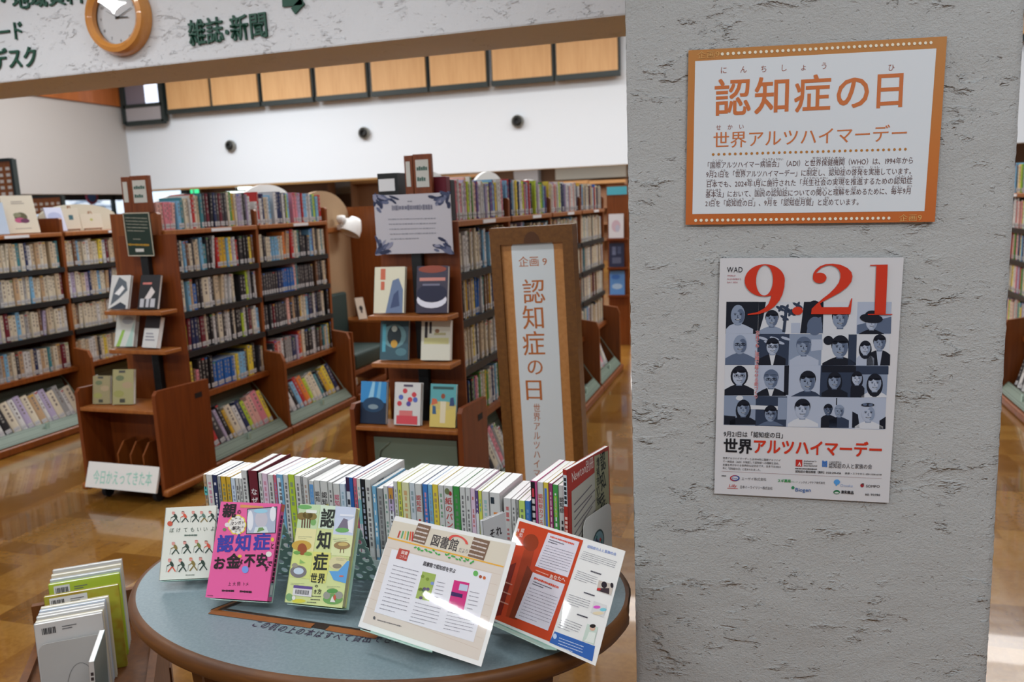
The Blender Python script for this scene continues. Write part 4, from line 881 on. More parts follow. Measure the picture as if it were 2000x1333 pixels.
# ================================================================ ROUND TABLE
TC = Vector((-.787, 1.46)); TR = .535; TB_ = .376; TZ = .70
Pinv = PM.inverted()
def trad(t, r):
    b_ = TB_ + r - TR; r = r * b_ / math.hypot(b_ * math.cos(t), r * math.sin(t))
    d = Vector((math.cos(t), math.sin(t), 0)); p = Pinv @ Vector((TC.x, TC.y, 0)); q = Pinv.to_3x3() @ d
    if q.x > 1e-6:
        k = (PX0 - .014 - p.x) / q.x
        if k < r and p.y + q.y * k > -.014: return k
    return r
e = empty('oval_table', (TC.x, TC.y, 0), 0, 'oval wooden library table with a grey-blue linoleum top', 'table'); TBL = e
NA = 144
def ring(r): return [(trad(2 * math.pi * i / NA, r) * math.cos(2 * math.pi * i / NA), trad(2 * math.pi * i / NA, r) * math.sin(2 * math.pi * i / NA)) for i in range(NA)]
M_LINO = mat('linoleum', (126, 148, 154), .42, .45); N, L, b = nodes(M_LINO); v = coords(M_LINO, (1, 1, 1), kind='World')
L.new(ramp(M_LINO, noise(M_LINO, v, 160, 4, .7), [(.3, rgb(106, 124, 131)), (.7, rgb(124, 141, 147))]), b.inputs['Base Color'])
MB().prism(ring(TR - .012), TZ - .012, TZ, M_LINO).build('linoleum_top', e)
prof = [(-.012, 0), (-.004, .0), (.0, -.004), (.004, -.012), (.003, -.026), (-.004, -.036), (-.012, -.038), (-.03, -.038)]
rm = MB(); vs = []
for dr, dz in prof: vs += [(x, y, TZ + dz) for x, y in ring(TR + dr)]
rm.add(vs, [(k * NA + i, (k + 1) * NA + i, (k + 1) * NA + (i + 1) % NA, k * NA + (i + 1) % NA) for k in range(len(prof) - 1) for i in range(NA)], M_RIM)
rm.build('wood_rim', e, smooth=50)
MB().prism(ring(TR - .02), TZ - .036, TZ - .0125, M_RIM).build('core_board', e)
# wooden groove set into the top
gv = MB(); 
def tp(u, v2): p = hit(u, v2, 2, TZ); return (p[0] - TC.x, p[1] - TC.y)
def strip(u0, v0, u1, v1, wd, mt, z): gv.stroke([tp(u0, v0), tp(u1, v1)], wd, z, mt)
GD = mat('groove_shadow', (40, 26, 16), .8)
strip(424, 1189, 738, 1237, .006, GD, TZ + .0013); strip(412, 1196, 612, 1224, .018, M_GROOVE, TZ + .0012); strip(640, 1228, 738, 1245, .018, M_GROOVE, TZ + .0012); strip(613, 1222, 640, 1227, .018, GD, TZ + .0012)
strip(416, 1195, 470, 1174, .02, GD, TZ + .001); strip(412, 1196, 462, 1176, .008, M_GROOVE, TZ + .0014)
gv.build('wooden_groove', e)
lm = MB(); INKP = C(52, 40, 66)
msg = 'この机の上の本はすべて貸出できます。'
path = [(486, 1224), (560, 1238), (640, 1250), (700, 1256), (760, 1258), (830, 1258)]
P3 = [tp(*p) for p in path]; seg = [math.hypot(b_[0] - a[0], b_[1] - a[1]) for a, b_ in zip(P3, P3[1:])]
def along(s_):
    for (a, b_), l in zip(zip(P3, P3[1:]), seg):
        if s_ <= l or b_ == P3[-1]: return (a[0] + (b_[0] - a[0]) * s_ / l, a[1] + (b_[1] - a[1]) * s_ / l)
        s_ -= l
tot = sum(seg); n_ = len(msg)
for i, ch in enumerate(msg): text(lm, ch, along(tot * (i + .06) / n_), along(tot * (i + .94) / n_), .024, INKP, TZ + .0009, .006)
lm.build('lettering', e)
for k, a in enumerate((205, 228, 318, 338, 90, 130)):
    a = R(a); x, y = math.cos(a) * .40, math.sin(a) * .26
    lg = MB(); lg.T = Matrix.Translation((x, y, 0)) @ Matrix.Rotation(a, 4, 'Z'); lg.prism([(-.06, 0), (-.01, 0), (.03, TZ - .04), (-.06, TZ - .04)], -.022, .022, M_RIM, 1); lg.build('leg', e)
MB().prism([(p[0] * .8, p[1] * .78) for p in ring(TR)], .62, .662, M_RIM).build('apron', e)
MB().prism([(p[0] * .7, p[1] * .66) for p in ring(TR)], .10, .13, M_WOODD).build('lower_tray', e)

# ---------------------------------------------------------------- the row of books on the table
# (left px, right px, colour, height mm, depth mm, title colour, title, extra)
DK = (54, 48, 52); PK = (196, 96, 130); RD = (184, 56, 56)
ROW = [
 (398, 404, 'tan', 172, 105, DK, '', 'thin tan'), (404, 416, 'white', 172, 105, PK, '', 'white pink-titled'), (416, 425, 'navy', 172, 105, (210, 210, 220), '', 'navy'),
 (425, 432, 'grey', 170, 105, DK, '', 'thin grey'), (432, 442, 'mustard', 170, 105, (90, 84, 30), '', 'mustard yellow'), (442, 451, 'mustard', 170, 105, (90, 84, 30), '', 'second mustard yellow'),
 (451, 460, 'paleb', 168, 105, (96, 110, 160), '', 'pale blue'), (460, 467, 'white', 168, 105, DK, '', 'white'), (467, 473, 'white', 168, 105, DK, '', 'thin white'),
 (473, 484, 'white', 188, 128, DK, '', 'taller white'), (485, 506, 'maroon', 188, 135, (226, 220, 222), 'なぜ', 'maroon hardback with large white title'), (506, 513, 'white', 184, 128, DK, '', 'white'),
 (513, 524, 'blush', 184, 128, PK, '', 'blush pink'), (524, 535, 'white', 182, 128, DK, '', 'white black-titled'), (535, 541, 'rose', 182, 128, (90, 110, 190), '', 'rose and blue'),
 (541, 554, 'sky', 184, 128, DK, '', 'sky blue'), (554, 564, 'white', 184, 128, DK, '', 'white black-titled'), (564, 576, 'lime', 186, 128, (90, 110, 60), '', 'lime green'),
 (576, 588, 'white', 184, 128, DK, '', 'white bold-titled'), (588, 592, 'grey', 183, 128, DK, '', 'slim grey'), (592, 602, 'white', 182, 128, (150, 110, 90), '', 'white'),
 (603, 613, 'white', 174, 120, (80, 140, 200), '', 'white book with blue label,'), (613, 625, 'white', 176, 120, DK, '認知', 'white grey-titled'), (625, 640, 'white', 176, 120, DK, '認知症', 'white book with yellow title strip,'),
 (640, 649, 'white', 174, 120, DK, '', 'white'), (650, 663, 'white', 172, 120, (204, 90, 120), '認知症', 'white red-titled'), (663, 674, 'paleb', 172, 120, (120, 160, 190), '', 'pale blue'),
 (676, 690, 'blue', 188, 148, (236, 236, 240), '', 'royal blue'), (690, 697, 'rose', 187, 148, DK, '', 'rose pink'), (697, 704, 'tealw', 186, 148, (90, 150, 160), '', 'teal and white'), (704, 713, 'black', 186, 148, (120, 130, 160), '', 'black'),
 (713, 724, 'white', 186, 148, DK, '', 'thick white book with barcode,'), (726, 734, 'sky', 172, 128, (240, 240, 240), '', 'light blue'), (735, 747, 'grey', 168, 128, DK, '', 'pale grey'),
 (748, 757, 'white', 174, 128, (70, 120, 100), '', 'white green-titled'), (757, 767, 'lilac', 174, 128, DK, '', 'lilac-topped'), (768, 776, 'white', 186, 128, (130, 130, 90), '', 'white'), (776, 784, 'yelg', 186, 128, (80, 90, 20), '', 'yellow green'),
 (784, 799, 'creamw', 185, 128, (206, 140, 60), '', 'cream orange-titled'), (799, 810, 'paleg', 185, 128, (100, 130, 140), '', 'pale grey'), (810, 823, 'white', 184, 128, RD, '認知症', 'white red-titled'),
 (825, 835, 'blued', 184, 128, (206, 96, 130), '', 'blue'), (835, 844, 'sky', 184, 128, (90, 110, 150), '', 'light blue'), (844, 855, 'yellow', 185, 128, (150, 110, 30), '', 'yellow'), (855, 866, 'white', 184, 128, (70, 130, 80), '', 'white green-titled'),
 (866, 884, 'white', 184, 128, RD, '紙のパンツに', 'wide white red-titled'), (884, 897, 'greend', 184, 128, (40, 84, 40), '', 'green'), (897, 908, 'white', 183, 128, DK, '', 'white'), (908, 918, 'white', 183, 128, DK, '', 'white script-titled'),
 (918, 927, 'blush', 182, 128, RD, '', 'blush pink'), (927, 933, 'purple', 178, 128, (226, 226, 226), '', 'purple-topped'), (933, 940, 'yelg', 178, 128, (70, 150, 110), '', 'slim yellow green'), (940, 954, 'white', 177, 128, (120, 170, 170), '', 'white teal-titled'),
 (955, 976, 'white', 176, 128, DK, '', 'wide white book with orange marks,'), (982, 997, 'white', 166, 112, RD, '', 'white red-marked'), (997, 1006, 'white', 165, 112, DK, '', 'white'), (1006, 1012, 'grey', 164, 112, DK, '', 'slim grey'),
 (1012, 1024, 'limey', 163, 112, (60, 90, 50), '', 'yellow lime'), (1024, 1034, 'blued', 163, 112, (60, 120, 190), '', 'plain blue'),
 (1035, 1048, 'magenta', 205, 148, (236, 236, 236), '', 'magenta book with black title box,'), (1048, 1060, 'white', 203, 148, (206, 76, 60), '認知症カフェ読本', 'white book with red and black title,'), (1060, 1070, 'yellow', 203, 148, (70, 110, 190), '', 'yellow blue-titled'),
 (1070, 1078, 'plum', 202, 148, (226, 160, 190), '', 'plum pink'), (1078, 1089, 'greent', 200, 148, (226, 226, 220), '', 'green-topped'), (1089, 1102, 'white', 199, 148, DK, '認知症', 'white book with big black title,')]
XC = dict(paleb=(196, 208, 222), blush=(214, 188, 206), rose=(200, 96, 120), tealw=(120, 176, 186), lilac=(190, 170, 206), yelg=(206, 208, 90), creamw=(214, 212, 170), paleg=(196, 202, 210), blued=(62, 118, 186), greend=(60, 140, 66), limey=(190, 214, 110), magenta=(196, 84, 140), plum=(150, 60, 110), greent=(70, 150, 74))
for k, c in XC.items(): PAL[k] = c; mat('cloth_' + k, c, .5, .35)
SHELFZ = TZ + .004
def table_book(x, w_, h_, d_, col, yaw, label, tcol, title, y0=1.53, idx=0):
    hard = 'hardback' in label; t = .0026 if hard else .0005
    c = MB().box(0, w_, 0, t, 0, h_, BM(col)).box(0, t, 0, d_, 0, h_, BM(col)).box(w_ - t, w_, 0, d_, 0, h_, BM(col))
    M = Matrix.Translation((x, y0, SHELFZ)) @ Matrix.Rotation(yaw, 4, 'Z')
    o = c.build('book', None, M); tag(o, label, 'book', 'row of books on the oval table')
    pg = .003 if hard else .0002
    MB().box(t, w_ - t, t, d_ - pg, pg * .5, h_ - pg, M_PAGE).build('page_block', o)
    lm = MB(); lm.T = Matrix.Rotation(R(90), 4, 'X'); z = .0004; ink = C(*tcol); r = random.Random(idx * 3 + 1); ink = C(*[int(a * .62 + 205 * .38) for a in tcol]) if not title else ink; top = h_ - .012
    if title:
        s_ = min(w_ * .82, .017); st_ = min(s_ * 1.05, (h_ * .62) / len(title))
        vtext(lm, title, w_ / 2, top - (.028 if title == 'なぜ' else .012), s_, st_ * (1.15 if title == 'なぜ' else 1), ink, z, .012)
        top -= .012 + st_ * len(title) + .01
    if 'magenta' in label: lm.rect(w_ * .0, w_ * .72, top - .085, top + .010, z, C(30, 26, 30)); lm.rect(w_ * .2, w_ * .55, top - .022, top - .004, z + .0002, C(200, 60, 70)); [lm.rect(w_ * .15, w_ * .6, top - .036 - .015 * k, top - .026 - .015 * k, z + .0002, C(210, 206, 206)) for k in range(4)]; top -= .095
    if 'royal' in label: lm.rect(0, w_ * .5, .02, top + .01, z - .0001, C(206, 210, 220)); [lm.rect(w_ * .08, w_ * .44, top - .05 - .017 * k, top - .038 - .017 * k, z + .0002, C(50, 50, 60)) for k in range(5)]; lm.rect(0, w_ * .5, top - .02, top + .012, z + .0002, C(60, 36, 70)); top = .07
    if 'yellow title strip' in label: lm.disc(w_ * .3, top + .004, w_ * .28, .005, z, C(70, 110, 190)); lm.rect(w_ * .62, w_, .03, top + .03, z - .0001, C(214, 202, 120))
    if 'barcode' in label:
        sd = MB(); sd.T = Matrix.Rotation(R(90), 4, 'Z') @ Matrix.Rotation(R(90), 4, 'X')
        for k in range(7): sd.rect(d_ * .2 + k * .004, d_ * .2 + k * .004 + (.0028 if k % 3 else .0016), h_ - .03, h_ - .012, w_ + .0004, C(40, 40, 44))
        for k in range(2): sd.rect(d_ * .5, d_ * .85, h_ - .022 - k * .006, h_ - .0195 - k * .006, w_ + .0004, C(120, 120, 124))
        sd.build('barcode_label', o)
    if 'rose and blue' in label: lm.rect(0, w_, 0, h_ * .6, z - .0002, C(220, 220, 224))
    if 'sky blue' in label: lm.rect(w_ * .1, w_ * .62, .05, h_ - .008, z - .0001, C(206, 218, 228))
    if 'lilac-topped' in label: lm.rect(0, w_, 0, h_ * .68, z - .0002, C(216, 216, 220)); lm.rect(w_ * .1, w_, h_ * .84, h_ * .98, z, C(196, 140, 60))
    if 'purple-topped' in label: lm.rect(0, w_, 0, h_ * .72, z - .0002, C(216, 216, 220))
    if 'green-topped' in label: lm.rect(0, w_, 0, h_ * .52, z - .0002, C(60, 66, 60)); lm.rect(w_ * .25, w_ * .75, h_ * .66, h_ * .88, z, C(150, 190, 70))
    if 'orange marks' in label:
        lm.rect(w_ * .1, w_ * .45, top - .012, top + .002, z, C(40, 50, 60)); lm.rect(w_ * .35, w_ * .95, top - .045, top - .03, z, C(214, 130, 60)); lm.rect(w_ * .2, w_ * .55, top - .06, top - .045, z, C(196, 96, 60)); top -= .075
    if 'teal-titled' in label: lm.rect(w_ * .4, w_ * .7, .03, top - .05, z, C(214, 170, 200))
    if 'blue label' in label: lm.rect(w_ * .1, w_ * .9, top - .06, top + .004, z - .0001, C(96, 150, 206))
    if 'thin tan' in label: lm.rect(0, w_, h_ - .05, h_ - .03, z, C(90, 180, 180))
    if 'yellow blue-titled' in label: lm.rect(w_ * .2, w_ * .7, top - .09, top, z, C(80, 120, 200)); top -= .1
    if 'teal and white' in label: lm.rect(0, w_, h_ * .75, h_, z - .0002, C(214, 206, 200)); lm.rect(0, w_, 0, h_ * .45, z - .0002, C(206, 186, 200))
    if 'wide white red-titled' in label: lm.disc(w_ * .4, h_ - .012, w_ * .3, .007, z, C(110, 120, 80)); lm.disc(w_ * .75, h_ - .016, w_ * .18, .005, z, C(160, 50, 50))
    if 'white green-titled' in label and w_ > .012: lm.disc(w_ * .5, .045, w_ * .4, .02, z, C(206, 96, 96))
    if not title or title in ('認知', '認知症') and len(title) < 4:
        y = top - .006
        while y > h_ * .12:
            g = r.uniform(.004, .011) if w_ > .007 else r.uniform(.003, .006); q = r.uniform(.27, .38); lm.rect(w_ * q, w_ * (1 - q), y - g, y, z, ink); y -= g + r.uniform(.002, .006)
            if r.random() < .08: y -= .014
    lm.rect(w_ * .08, w_ * .92, .010, .030, z + .0001, M_LABEL)
    lm.build('spine_lettering', o)
n_row = len(ROW)
for i, (u0, u1, col, hmm, dmm, tc, title, desc) in enumerate(ROW):
    xa, xb = hit(u0, 945, 1, 1.53)[0], hit(u1, 945, 1, 1.53)[0]; tall = u0 >= 1035
    d_ = desc.rstrip(','); label = '%s, %s from the left in the table row' % (d_ if 'book' in d_ or 'hardback' in d_ else d_ + ' book', ordinal(i))
    table_book(xa, (xb - xa) * .985 - .0004, hmm / 1000, dmm / 1000, col, R(-9 if tall else -5 if u0 > 500 else 0), label, tc, title, 1.53 if not tall else 1.535, i)
# magazine with its cover towards the aisle, at the right end of the row
MG = mat('cv_magred', (168, 44, 34), .4, .4)
Mm = frame(-.3825, 1.522, R(74), 0, SHELFZ)
q = Quad([(460, 1120), (930, 1275), (938, 55), (448, 405)], .183, .236)
o = MB().box(0, .183, 0, .236, -.0008, 0, MG).box(0, .0008, 0, .236, -.0095, 0, MG).box(0, .183, 0, .236, -.0095, -.0087, MG).build('magazine', None, Mm)
tag(o, 'red-framed magazine with its cover showing, right end of the table row', 'magazine')
MB().box(.0008, .182, .001, .235, -.0087, -.0008, M_PAGE).build('page_block', o)
GY = C(158, 156, 126); q.p([(475, 545), (690, 400), (690, 250), (915, 120), (915, 1270), (475, 1125)], GY, .0004); q.p([(475, 545), (690, 400), (690, 1200), (475, 1125)], C(176, 172, 162), .0005)
q.mb.build('cover_panel', o); q.mb = MB()
q.t('Newton別冊', 478, 492, 680, 352, 85, C(226, 206, 200), .0008, .006)
for k, ch in enumerate('認知症'): q.t(ch, 778, (390, 590, 800)[k], 868, (330, 530, 740)[k], 190, C(30, 40, 40), .0008, .012)
for k, ch in enumerate('新増補改訂版'[1:]): q.t(ch, 718, 350 + k * 92, 760, 322 + k * 92, 86, C(40, 50, 50), .0008, .012)
for k in range(7): q.st([(490, 640 + k * 50), (500 + 190 * (.8 + .2 * (k % 2)), 510 + k * 46)], 9, C(110, 104, 110), .0008)
q.e(560, 990, 30, 50, C(200, 120, 80), .0007); q.build = None
q.mb.build('cover_lettering', o)
sp = MB(); sp.T = Matrix.Rotation(R(-90), 4, 'Y'); 
sp.rect(-.0088, -.0008, .10 + .06, .225, .0004, C(206, 214, 220)); [sp.rect(-.007, -.0025, .165 + k * .0095, .172 + k * .0095, .0006, C(40, 44, 50)) for k in range(6)]; [sp.rect(-.007, -.0025, .06 + k * .009, .066 + k * .009, .0006, C(226, 190, 180)) for k in range(9)]
sp.v = [Vector((-.0004, p.y, p.z)) if False else p for p in sp.v]
sp.v = []; sp.f = []; sp.mi = []
def spr(z0, z1, y0, y1, off, c): sp.add([(-off, y0, -z0), (-off, y1, -z0), (-off, y1, -z1), (-off, y0, -z1)], [(3, 2, 1, 0)], c)
sp.T = None
spr(.0008, .0088, .16, .225, .0004, C(206, 214, 220)); [spr(.002, .0075, .165 + k * .0095, .172 + k * .0095, .0006, C(40, 44, 50)) for k in range(6)]; [spr(.002, .0075, .06 + k * .009, .066 + k * .009, .0006, C(226, 190, 180)) for k in range(9)]
sp.build('spine_lettering', o)
# bookend
be = MB(); pts = [(0, 0), (.125, 0), (.125, .095)] + [(.125 - .02 + .02 * math.cos(a), .095 + .02 * math.sin(a) - .0) for a in [math.pi / 2 * i / 5 for i in range(1, 6)]] + [(.02 - .02 * math.sin(a), .095 + .02 * math.cos(a)) for a in [math.pi / 2 * i / 5 for i in range(0, 6)]]
Mb = frame(-.3645, 1.567, R(74), 0, TZ + .0042)
o = MB().prism(pts, .001, .0025, mat('bookend_white', (206, 204, 200), .4)).build('bookend', None, Mb); tag(o, 'white metal bookend with a round colourful logo against the magazine', 'bookend')
MB().box(0, .125, 0, .0015, .0026, .02, MATS['bookend_white']).build('base_plate', o)
lg = MB(); lg.disc(.062, .045, .026, .028, .003, C(46, 70, 70), 28); lg.disc(.062, .045, .022, .024, .0032, C(120, 150, 160), 28)
rl = random.Random(8)
for k in range(16): lg.disc(.062 + rl.uniform(-.016, .016), .045 + rl.uniform(-.018, .014), .004, .0045, .0033 + k * .00002, C(*rl.choice(((190, 50, 50), (60, 120, 110), (206, 206, 200), (60, 60, 90), (200, 150, 60)))), 8)
lg.build('round_logo', o)
# clear-lipped shallow tray under the row
MB_ = MB().box(-1.242, -.36, 1.505, 1.70, TZ + .0005, TZ + .0035, mat('clear_tray', (196, 206, 206), .25)).box(-1.242, -.395, 1.505, 1.508, TZ + .0035, TZ + .018, MATS['clear_tray'])
tag(MB_.build('book_tray'), 'shallow pale tray holding the row of books on the oval table', 'tray')
# small open-faced book in front of the row
lean_book('book', 'small white book with hand-lettered title standing before the table row', .062, .150, .008, frame(-.528, 1.437, R(62), R(3), TZ + .003), (mat('cv_small', (206, 206, 208), .4), None), None)
sb = MB()
for ch, x, y, c in (('そ', .018, .108, DK), ('れ', .040, .108, DK), ('は', .018, .080, RD), ('よ', .040, .080, (130, 50, 90))): text(sb, ch, (x * .82, y), (x * .82 + .016, y), .019, C(*c), .0006, .02)
sb.disc(.050, .065, .009, .014, .0006, C(70, 60, 130)); sb.rect(.005, .010, .03, .09, .0006, C(150, 150, 156)); sb.disc(.032, .0, .027, .02, .0005, C(70, 120, 90), 16, 0, math.pi)
sb.build('cover_print', bpy.data.objects[[o.name for o in bpy.data.objects if o.get('label', '').startswith('small white book with hand')][0]])

# ---------------------------------------------------------------- stands on the table
def holed_plate(mb, w_, h_, nx, ny, r, mt, z=0, t=.0015):
    cw, ch = w_ / nx, h_ / ny
    for i in range(nx):
        for j in range(ny):
            cx, cy = (i + .5) * cw, (j + .5) * ch; n = 16; inn = []; out = []
            for k in range(n):
                a = 2 * math.pi * (k + .5) / n; c, s_ = math.cos(a), math.sin(a); m_ = max(abs(c) / (cw / 2), abs(s_) / (ch / 2)); inn.append((cx + r * c, cy + r * s_, z)); out.append((cx + c / m_, cy + s_ / m_, z))
            mb.add(inn + out, [(k, n + k, n + (k + 1) % n, (k + 1) % n) for k in range(n)], mt)
def stand(name, label, M, w_, h_, lip=.03, off=.0, tilt=.5):
    """bent metal stand: leaning plate, lip below the sheet, holed rear leg"""
    e = bpy.data.objects.new(name, None); COL.objects.link(e); e.matrix_world = M; tag(e, label, 'book stand', 'mint metal stands on the oval table')
    MB().box(off, w_ + off, -.002, h_, -off_t - .0016, -off_t, M_MINT).build('back_plate', e)
    MB().rbox(off, w_ + off, -.0035, -.002, -off_t - .0016, lip - off_t, M_MINT, .0006, 1).build('lip', e)
    # rear leg: a plate from the top down and back to the table
    z0 = M.translation.z - TZ; Lr = h_ * .97; ang = 2 * tilt
    mb = MB(); T = Matrix.Translation((off, h_, -off_t - .002)) @ Matrix.Rotation(math.pi, 4, 'X')
    drop = (h_ * math.cos(tilt) + z0 - .001 - off_t * math.sin(tilt) * 0)
    fold = math.pi - 0
    a2 = math.asin(min(.95, math.sin(tilt)))
    # direction of the leg in local axes: rotate -v by 2*tilt towards -n
    dv, dn = -math.cos(ang), -math.sin(ang); ln = (drop - .008) / max(.2, math.cos(tilt))
    mb2 = MB(); holed_plate(mb2, w_, ln, max(2, int(w_ / .026)), max(3, int(ln / .026)), .0075, M_MINT)
    for p in mb2.v:
        x, d_ = p.x, p.y; mb.v.append(Vector((off + x, h_ + dv * d_, -off_t - .002 + dn * d_)))
    mb.f = mb2.f; mb.mi = mb2.mi; mb.mats = mb2.mats
    leg = mb.build('rear_leg', e); sd = leg.modifiers.new('thickness', 'SOLIDIFY'); sd.thickness = .0015; sd.offset = 0
    return e
def cover(q, o, nm='cover_print'): 
    if q.mb.v: q.mb.build(nm, o)
    q.mb = MB()
# 1 white picture cover
off_t = .0095
Mw = frame(-1.212, 1.316, .332, .517, .719); q = Quad([(93, 786), (520, 760), (600, 124), (124, 155)], .108, .150)
CW = mat('cv_offwhite', (216, 218, 208), .45)
ow = lean_book('book', 'off-white book with rows of walking figures, left of the pink book', .108, .150, .009, Mw, (CW, None), lift=False)
def walker(x, y, h_, top, leg, flip=1, cane=True, hat=None):
    z = .0008; s_ = h_ / 100.
    q.e(x - 12 * s_ * flip, y + 16 * s_, 13 * s_, 13 * s_, C(214, 150, 140), z)
    if hat: q.e(x - 12 * s_ * flip, y + 8 * s_, 13 * s_, 7 * s_, C(*hat), z + .0002, 12, math.pi, 2 * math.pi)
    q.e(x + 6 * s_ * flip, y + 42 * s_, 12 * s_, 22 * s_, C(*top), z + .0001, 14, rot=-.5 * flip)
    q.st([(x + 8 * s_ * flip, y + 60 * s_), (x - 22 * s_ * flip, y + 98 * s_)], 8.5 * s_, C(*leg), z); q.st([(x + 10 * s_ * flip, y + 60 * s_), (x + 34 * s_ * flip, y + 94 * s_)], 8.5 * s_, C(*leg), z)
    q.st([(x - 2 * s_, y + 40 * s_), (x - 30 * s_ * flip, y + 56 * s_)], 6 * s_, C(*top), z + .0002)
    if cane: q.st([(x - 30 * s_ * flip, y + 52 * s_), (x - 36 * s_ * flip, y + 98 * s_)], 2.5, C(70, 80, 76), z)
DGN = (40, 62, 52); RDN = (206, 84, 60); OLV = (130, 112, 56); 
for x, y, t_, l_, hh in ((212, 190, DGN, DGN, (206, 130, 120)), (300, 185, RDN, DGN, (110, 70, 60)), (395, 182, DGN, DGN, (206, 130, 120)), (472, 182, (90, 120, 110), OLV, (206, 130, 120)), (552, 178, DGN, DGN, (110, 70, 60)), (218, 470, OLV, DGN, (206, 150, 150)), (318, 462, DGN, DGN, (120, 60, 60)), (420, 452, (110, 120, 60), DGN, (206, 90, 80)), (505, 455, RDN, DGN, (110, 80, 60)), (190, 612, DGN, RDN, (206, 120, 120)), (280, 610, DGN, DGN, (80, 70, 60)), (370, 602, OLV, OLV, (206, 110, 60)), (452, 596, DGN, DGN, (150, 120, 110))):
    walker(x, y, 112, t_, l_, 1, True, hh)
q.e(170, 308, 24, 24, C(196, 84, 60), .0011)
for ch, x in zip('ぼけてもいいよ', (165, 225, 288, 350, 408, 465, 530)): q.t(ch, x, 392 - (x - 165) * .05, x + 42, 390 - (x - 165) * .05, 44, C(60, 84, 70), .0008, .0)
q.lines((300, 402), (415, 398), (300, 425), 1, C(90, 110, 100), k=.7, last=1); q.lines((312, 738), (385, 735), (312, 750), 1, C(120, 130, 120), k=.7, last=1)
cover(q, ow)
stand('book_stand', 'mint metal stand under the off-white picture book', Mw, .10, .115, .014, .004, .517)
# 2 pink book
off_t = .0165
Mk = frame(-1.06, 1.268, .098, .483, .7215); q = Quad([(490, 940), (1050, 975), (1155, 130), (635, 108)], .134, .187)
MPK = mat('cv_hotpink', (226, 94, 156), .4, .4, coat=.3)
ok = lean_book('book', 'hot pink book with blue and black title on a mint stand', .134, .187, .016, Mk, (MPK, None), None, True, lift=False)
BKK = C(34, 24, 30); BLU = C(56, 60, 160)
q.t('親', 640, 238, 762, 242, 112, BKK, .0009, .03); q.t('の', 772, 215, 808, 216, 40, BKK, .0009, .015)
for k in range(9):
    a = 2 * math.pi * k / 9; q.e(775 + 48 * math.cos(a), 305 + 52 * math.sin(a), 34, 36, C(232, 206, 80), .0006); 
for k in range(9):
    a = 2 * math.pi * k / 9; q.e(775 + 44 * math.cos(a), 305 + 48 * math.sin(a), 28, 30, C(226, 222, 216), .0008)
q.e(775, 305, 46, 50, C(226, 222, 216), .0009); q.t('マンガ', 722, 312, 812, 300, 30, BKK, .0012, .02); q.t('解決!', 735, 350, 805, 346, 32, BKK, .0012, .02)
q.p([(862, 170), (1120, 152), (1110, 378), (853, 384)], C(50, 46, 60), .0006); q.p([(868, 177), (1113, 160), (1104, 372), (860, 378)], C(170, 180, 200), .0008)
q.e(890, 270, 27, 85, C(222, 224, 230), .001); q.e(1085, 215, 27, 62, C(222, 224, 230), .001); q.e(985, 260, 55, 70, C(190, 186, 196), .0009); q.p([(920, 376), (935, 325), (1030, 320), (1050, 373)], C(206, 216, 220), .0012); q.p([(950, 370), (965, 330), (1000, 328), (1015, 350)], C(110, 150, 90), .0014); q.e(980, 190, 60, 18, C(150, 200, 220), .001)
for ch, x0, x1, yb in (('認', 590, 738, 538), ('知', 752, 895, 530), ('症', 912, 1062, 522)): q.t(ch, x0, yb, x1, yb - 2, 142, BLU, .0009, .028)
q.t('と', 1064, 512, 1100, 512, 50, BKK, .0009, .02)
for ch, x0, x1, yb, h_ in (('お', 558, 665, 690, 108), ('金', 676, 795, 682, 125), ('が', 765 + 5, 820, 668, 62), ('不', 832, 930, 668, 112), ('安', 938, 1040, 665, 112), ('で', 1035, 1085, 662, 46), ('す', 1015, 1055, 708, 46)): q.t(ch, x0, yb, x1, yb, h_, BKK, .0009, .034)
q.e(848, 692, 30, 32, C(120, 150, 220), .0007); q.e(1055, 558, 26, 24, C(222, 216, 210), .001); q.e(800, 575, 18, 14, C(220, 190, 70), .0008); q.e(1085, 432, 14, 18, C(220, 190, 70), .0008); q.e(690, 305, 22, 20, C(222, 216, 214), .0008); q.e(665, 345, 16, 14, C(110, 130, 90), .0008)
q.p([(805, 135), (1000, 150), (1000, 162), (800, 160)], C(214, 150, 90), .0006)
for ch, x in zip('上大岡トメ', (693, 735, 775, 822, 850)): q.t(ch, x, 838, x + 30, 836, 36, BKK, .0009, .0)
q.lines((640, 868), (750, 870), (640, 892), 1, BKK, k=.8, last=1); q.lines((800, 872), (908, 880), (800, 898), 1, BKK, k=.8, last=1); q.lines((510, 918), (560, 920), (510, 930), 1, C(120, 60, 90), k=.6, last=1)
cover(q, ok)
sp = MB()
def sprect(n0, n1, v0, v1, c, o=.0004): sp.add([(.134 + o, v0, n0), (.134 + o, v0, n1), (.134 + o, v1, n1), (.134 + o, v1, n0)], [(0, 1, 2, 3)], c)
sprect(-.015, -.001, .172, .186, C(206, 110, 90)); 
for k in range(17): sprect(-.012, -.004, .165 - k * .0085 - .0065, .165 - k * .0085, BKK if k > 5 else C(96, 30, 90))
sprect(-.0145, -.0005, .008, .034, C(150, 170, 180), .0006); sprect(-.012, -.003, .012, .03, C(206, 210, 212), .0008)
sp.build('spine_lettering', ok)
stand('book_stand', 'mint metal stand with round holes under the pink book', Mk, .124, .15, .021, .012, .483)
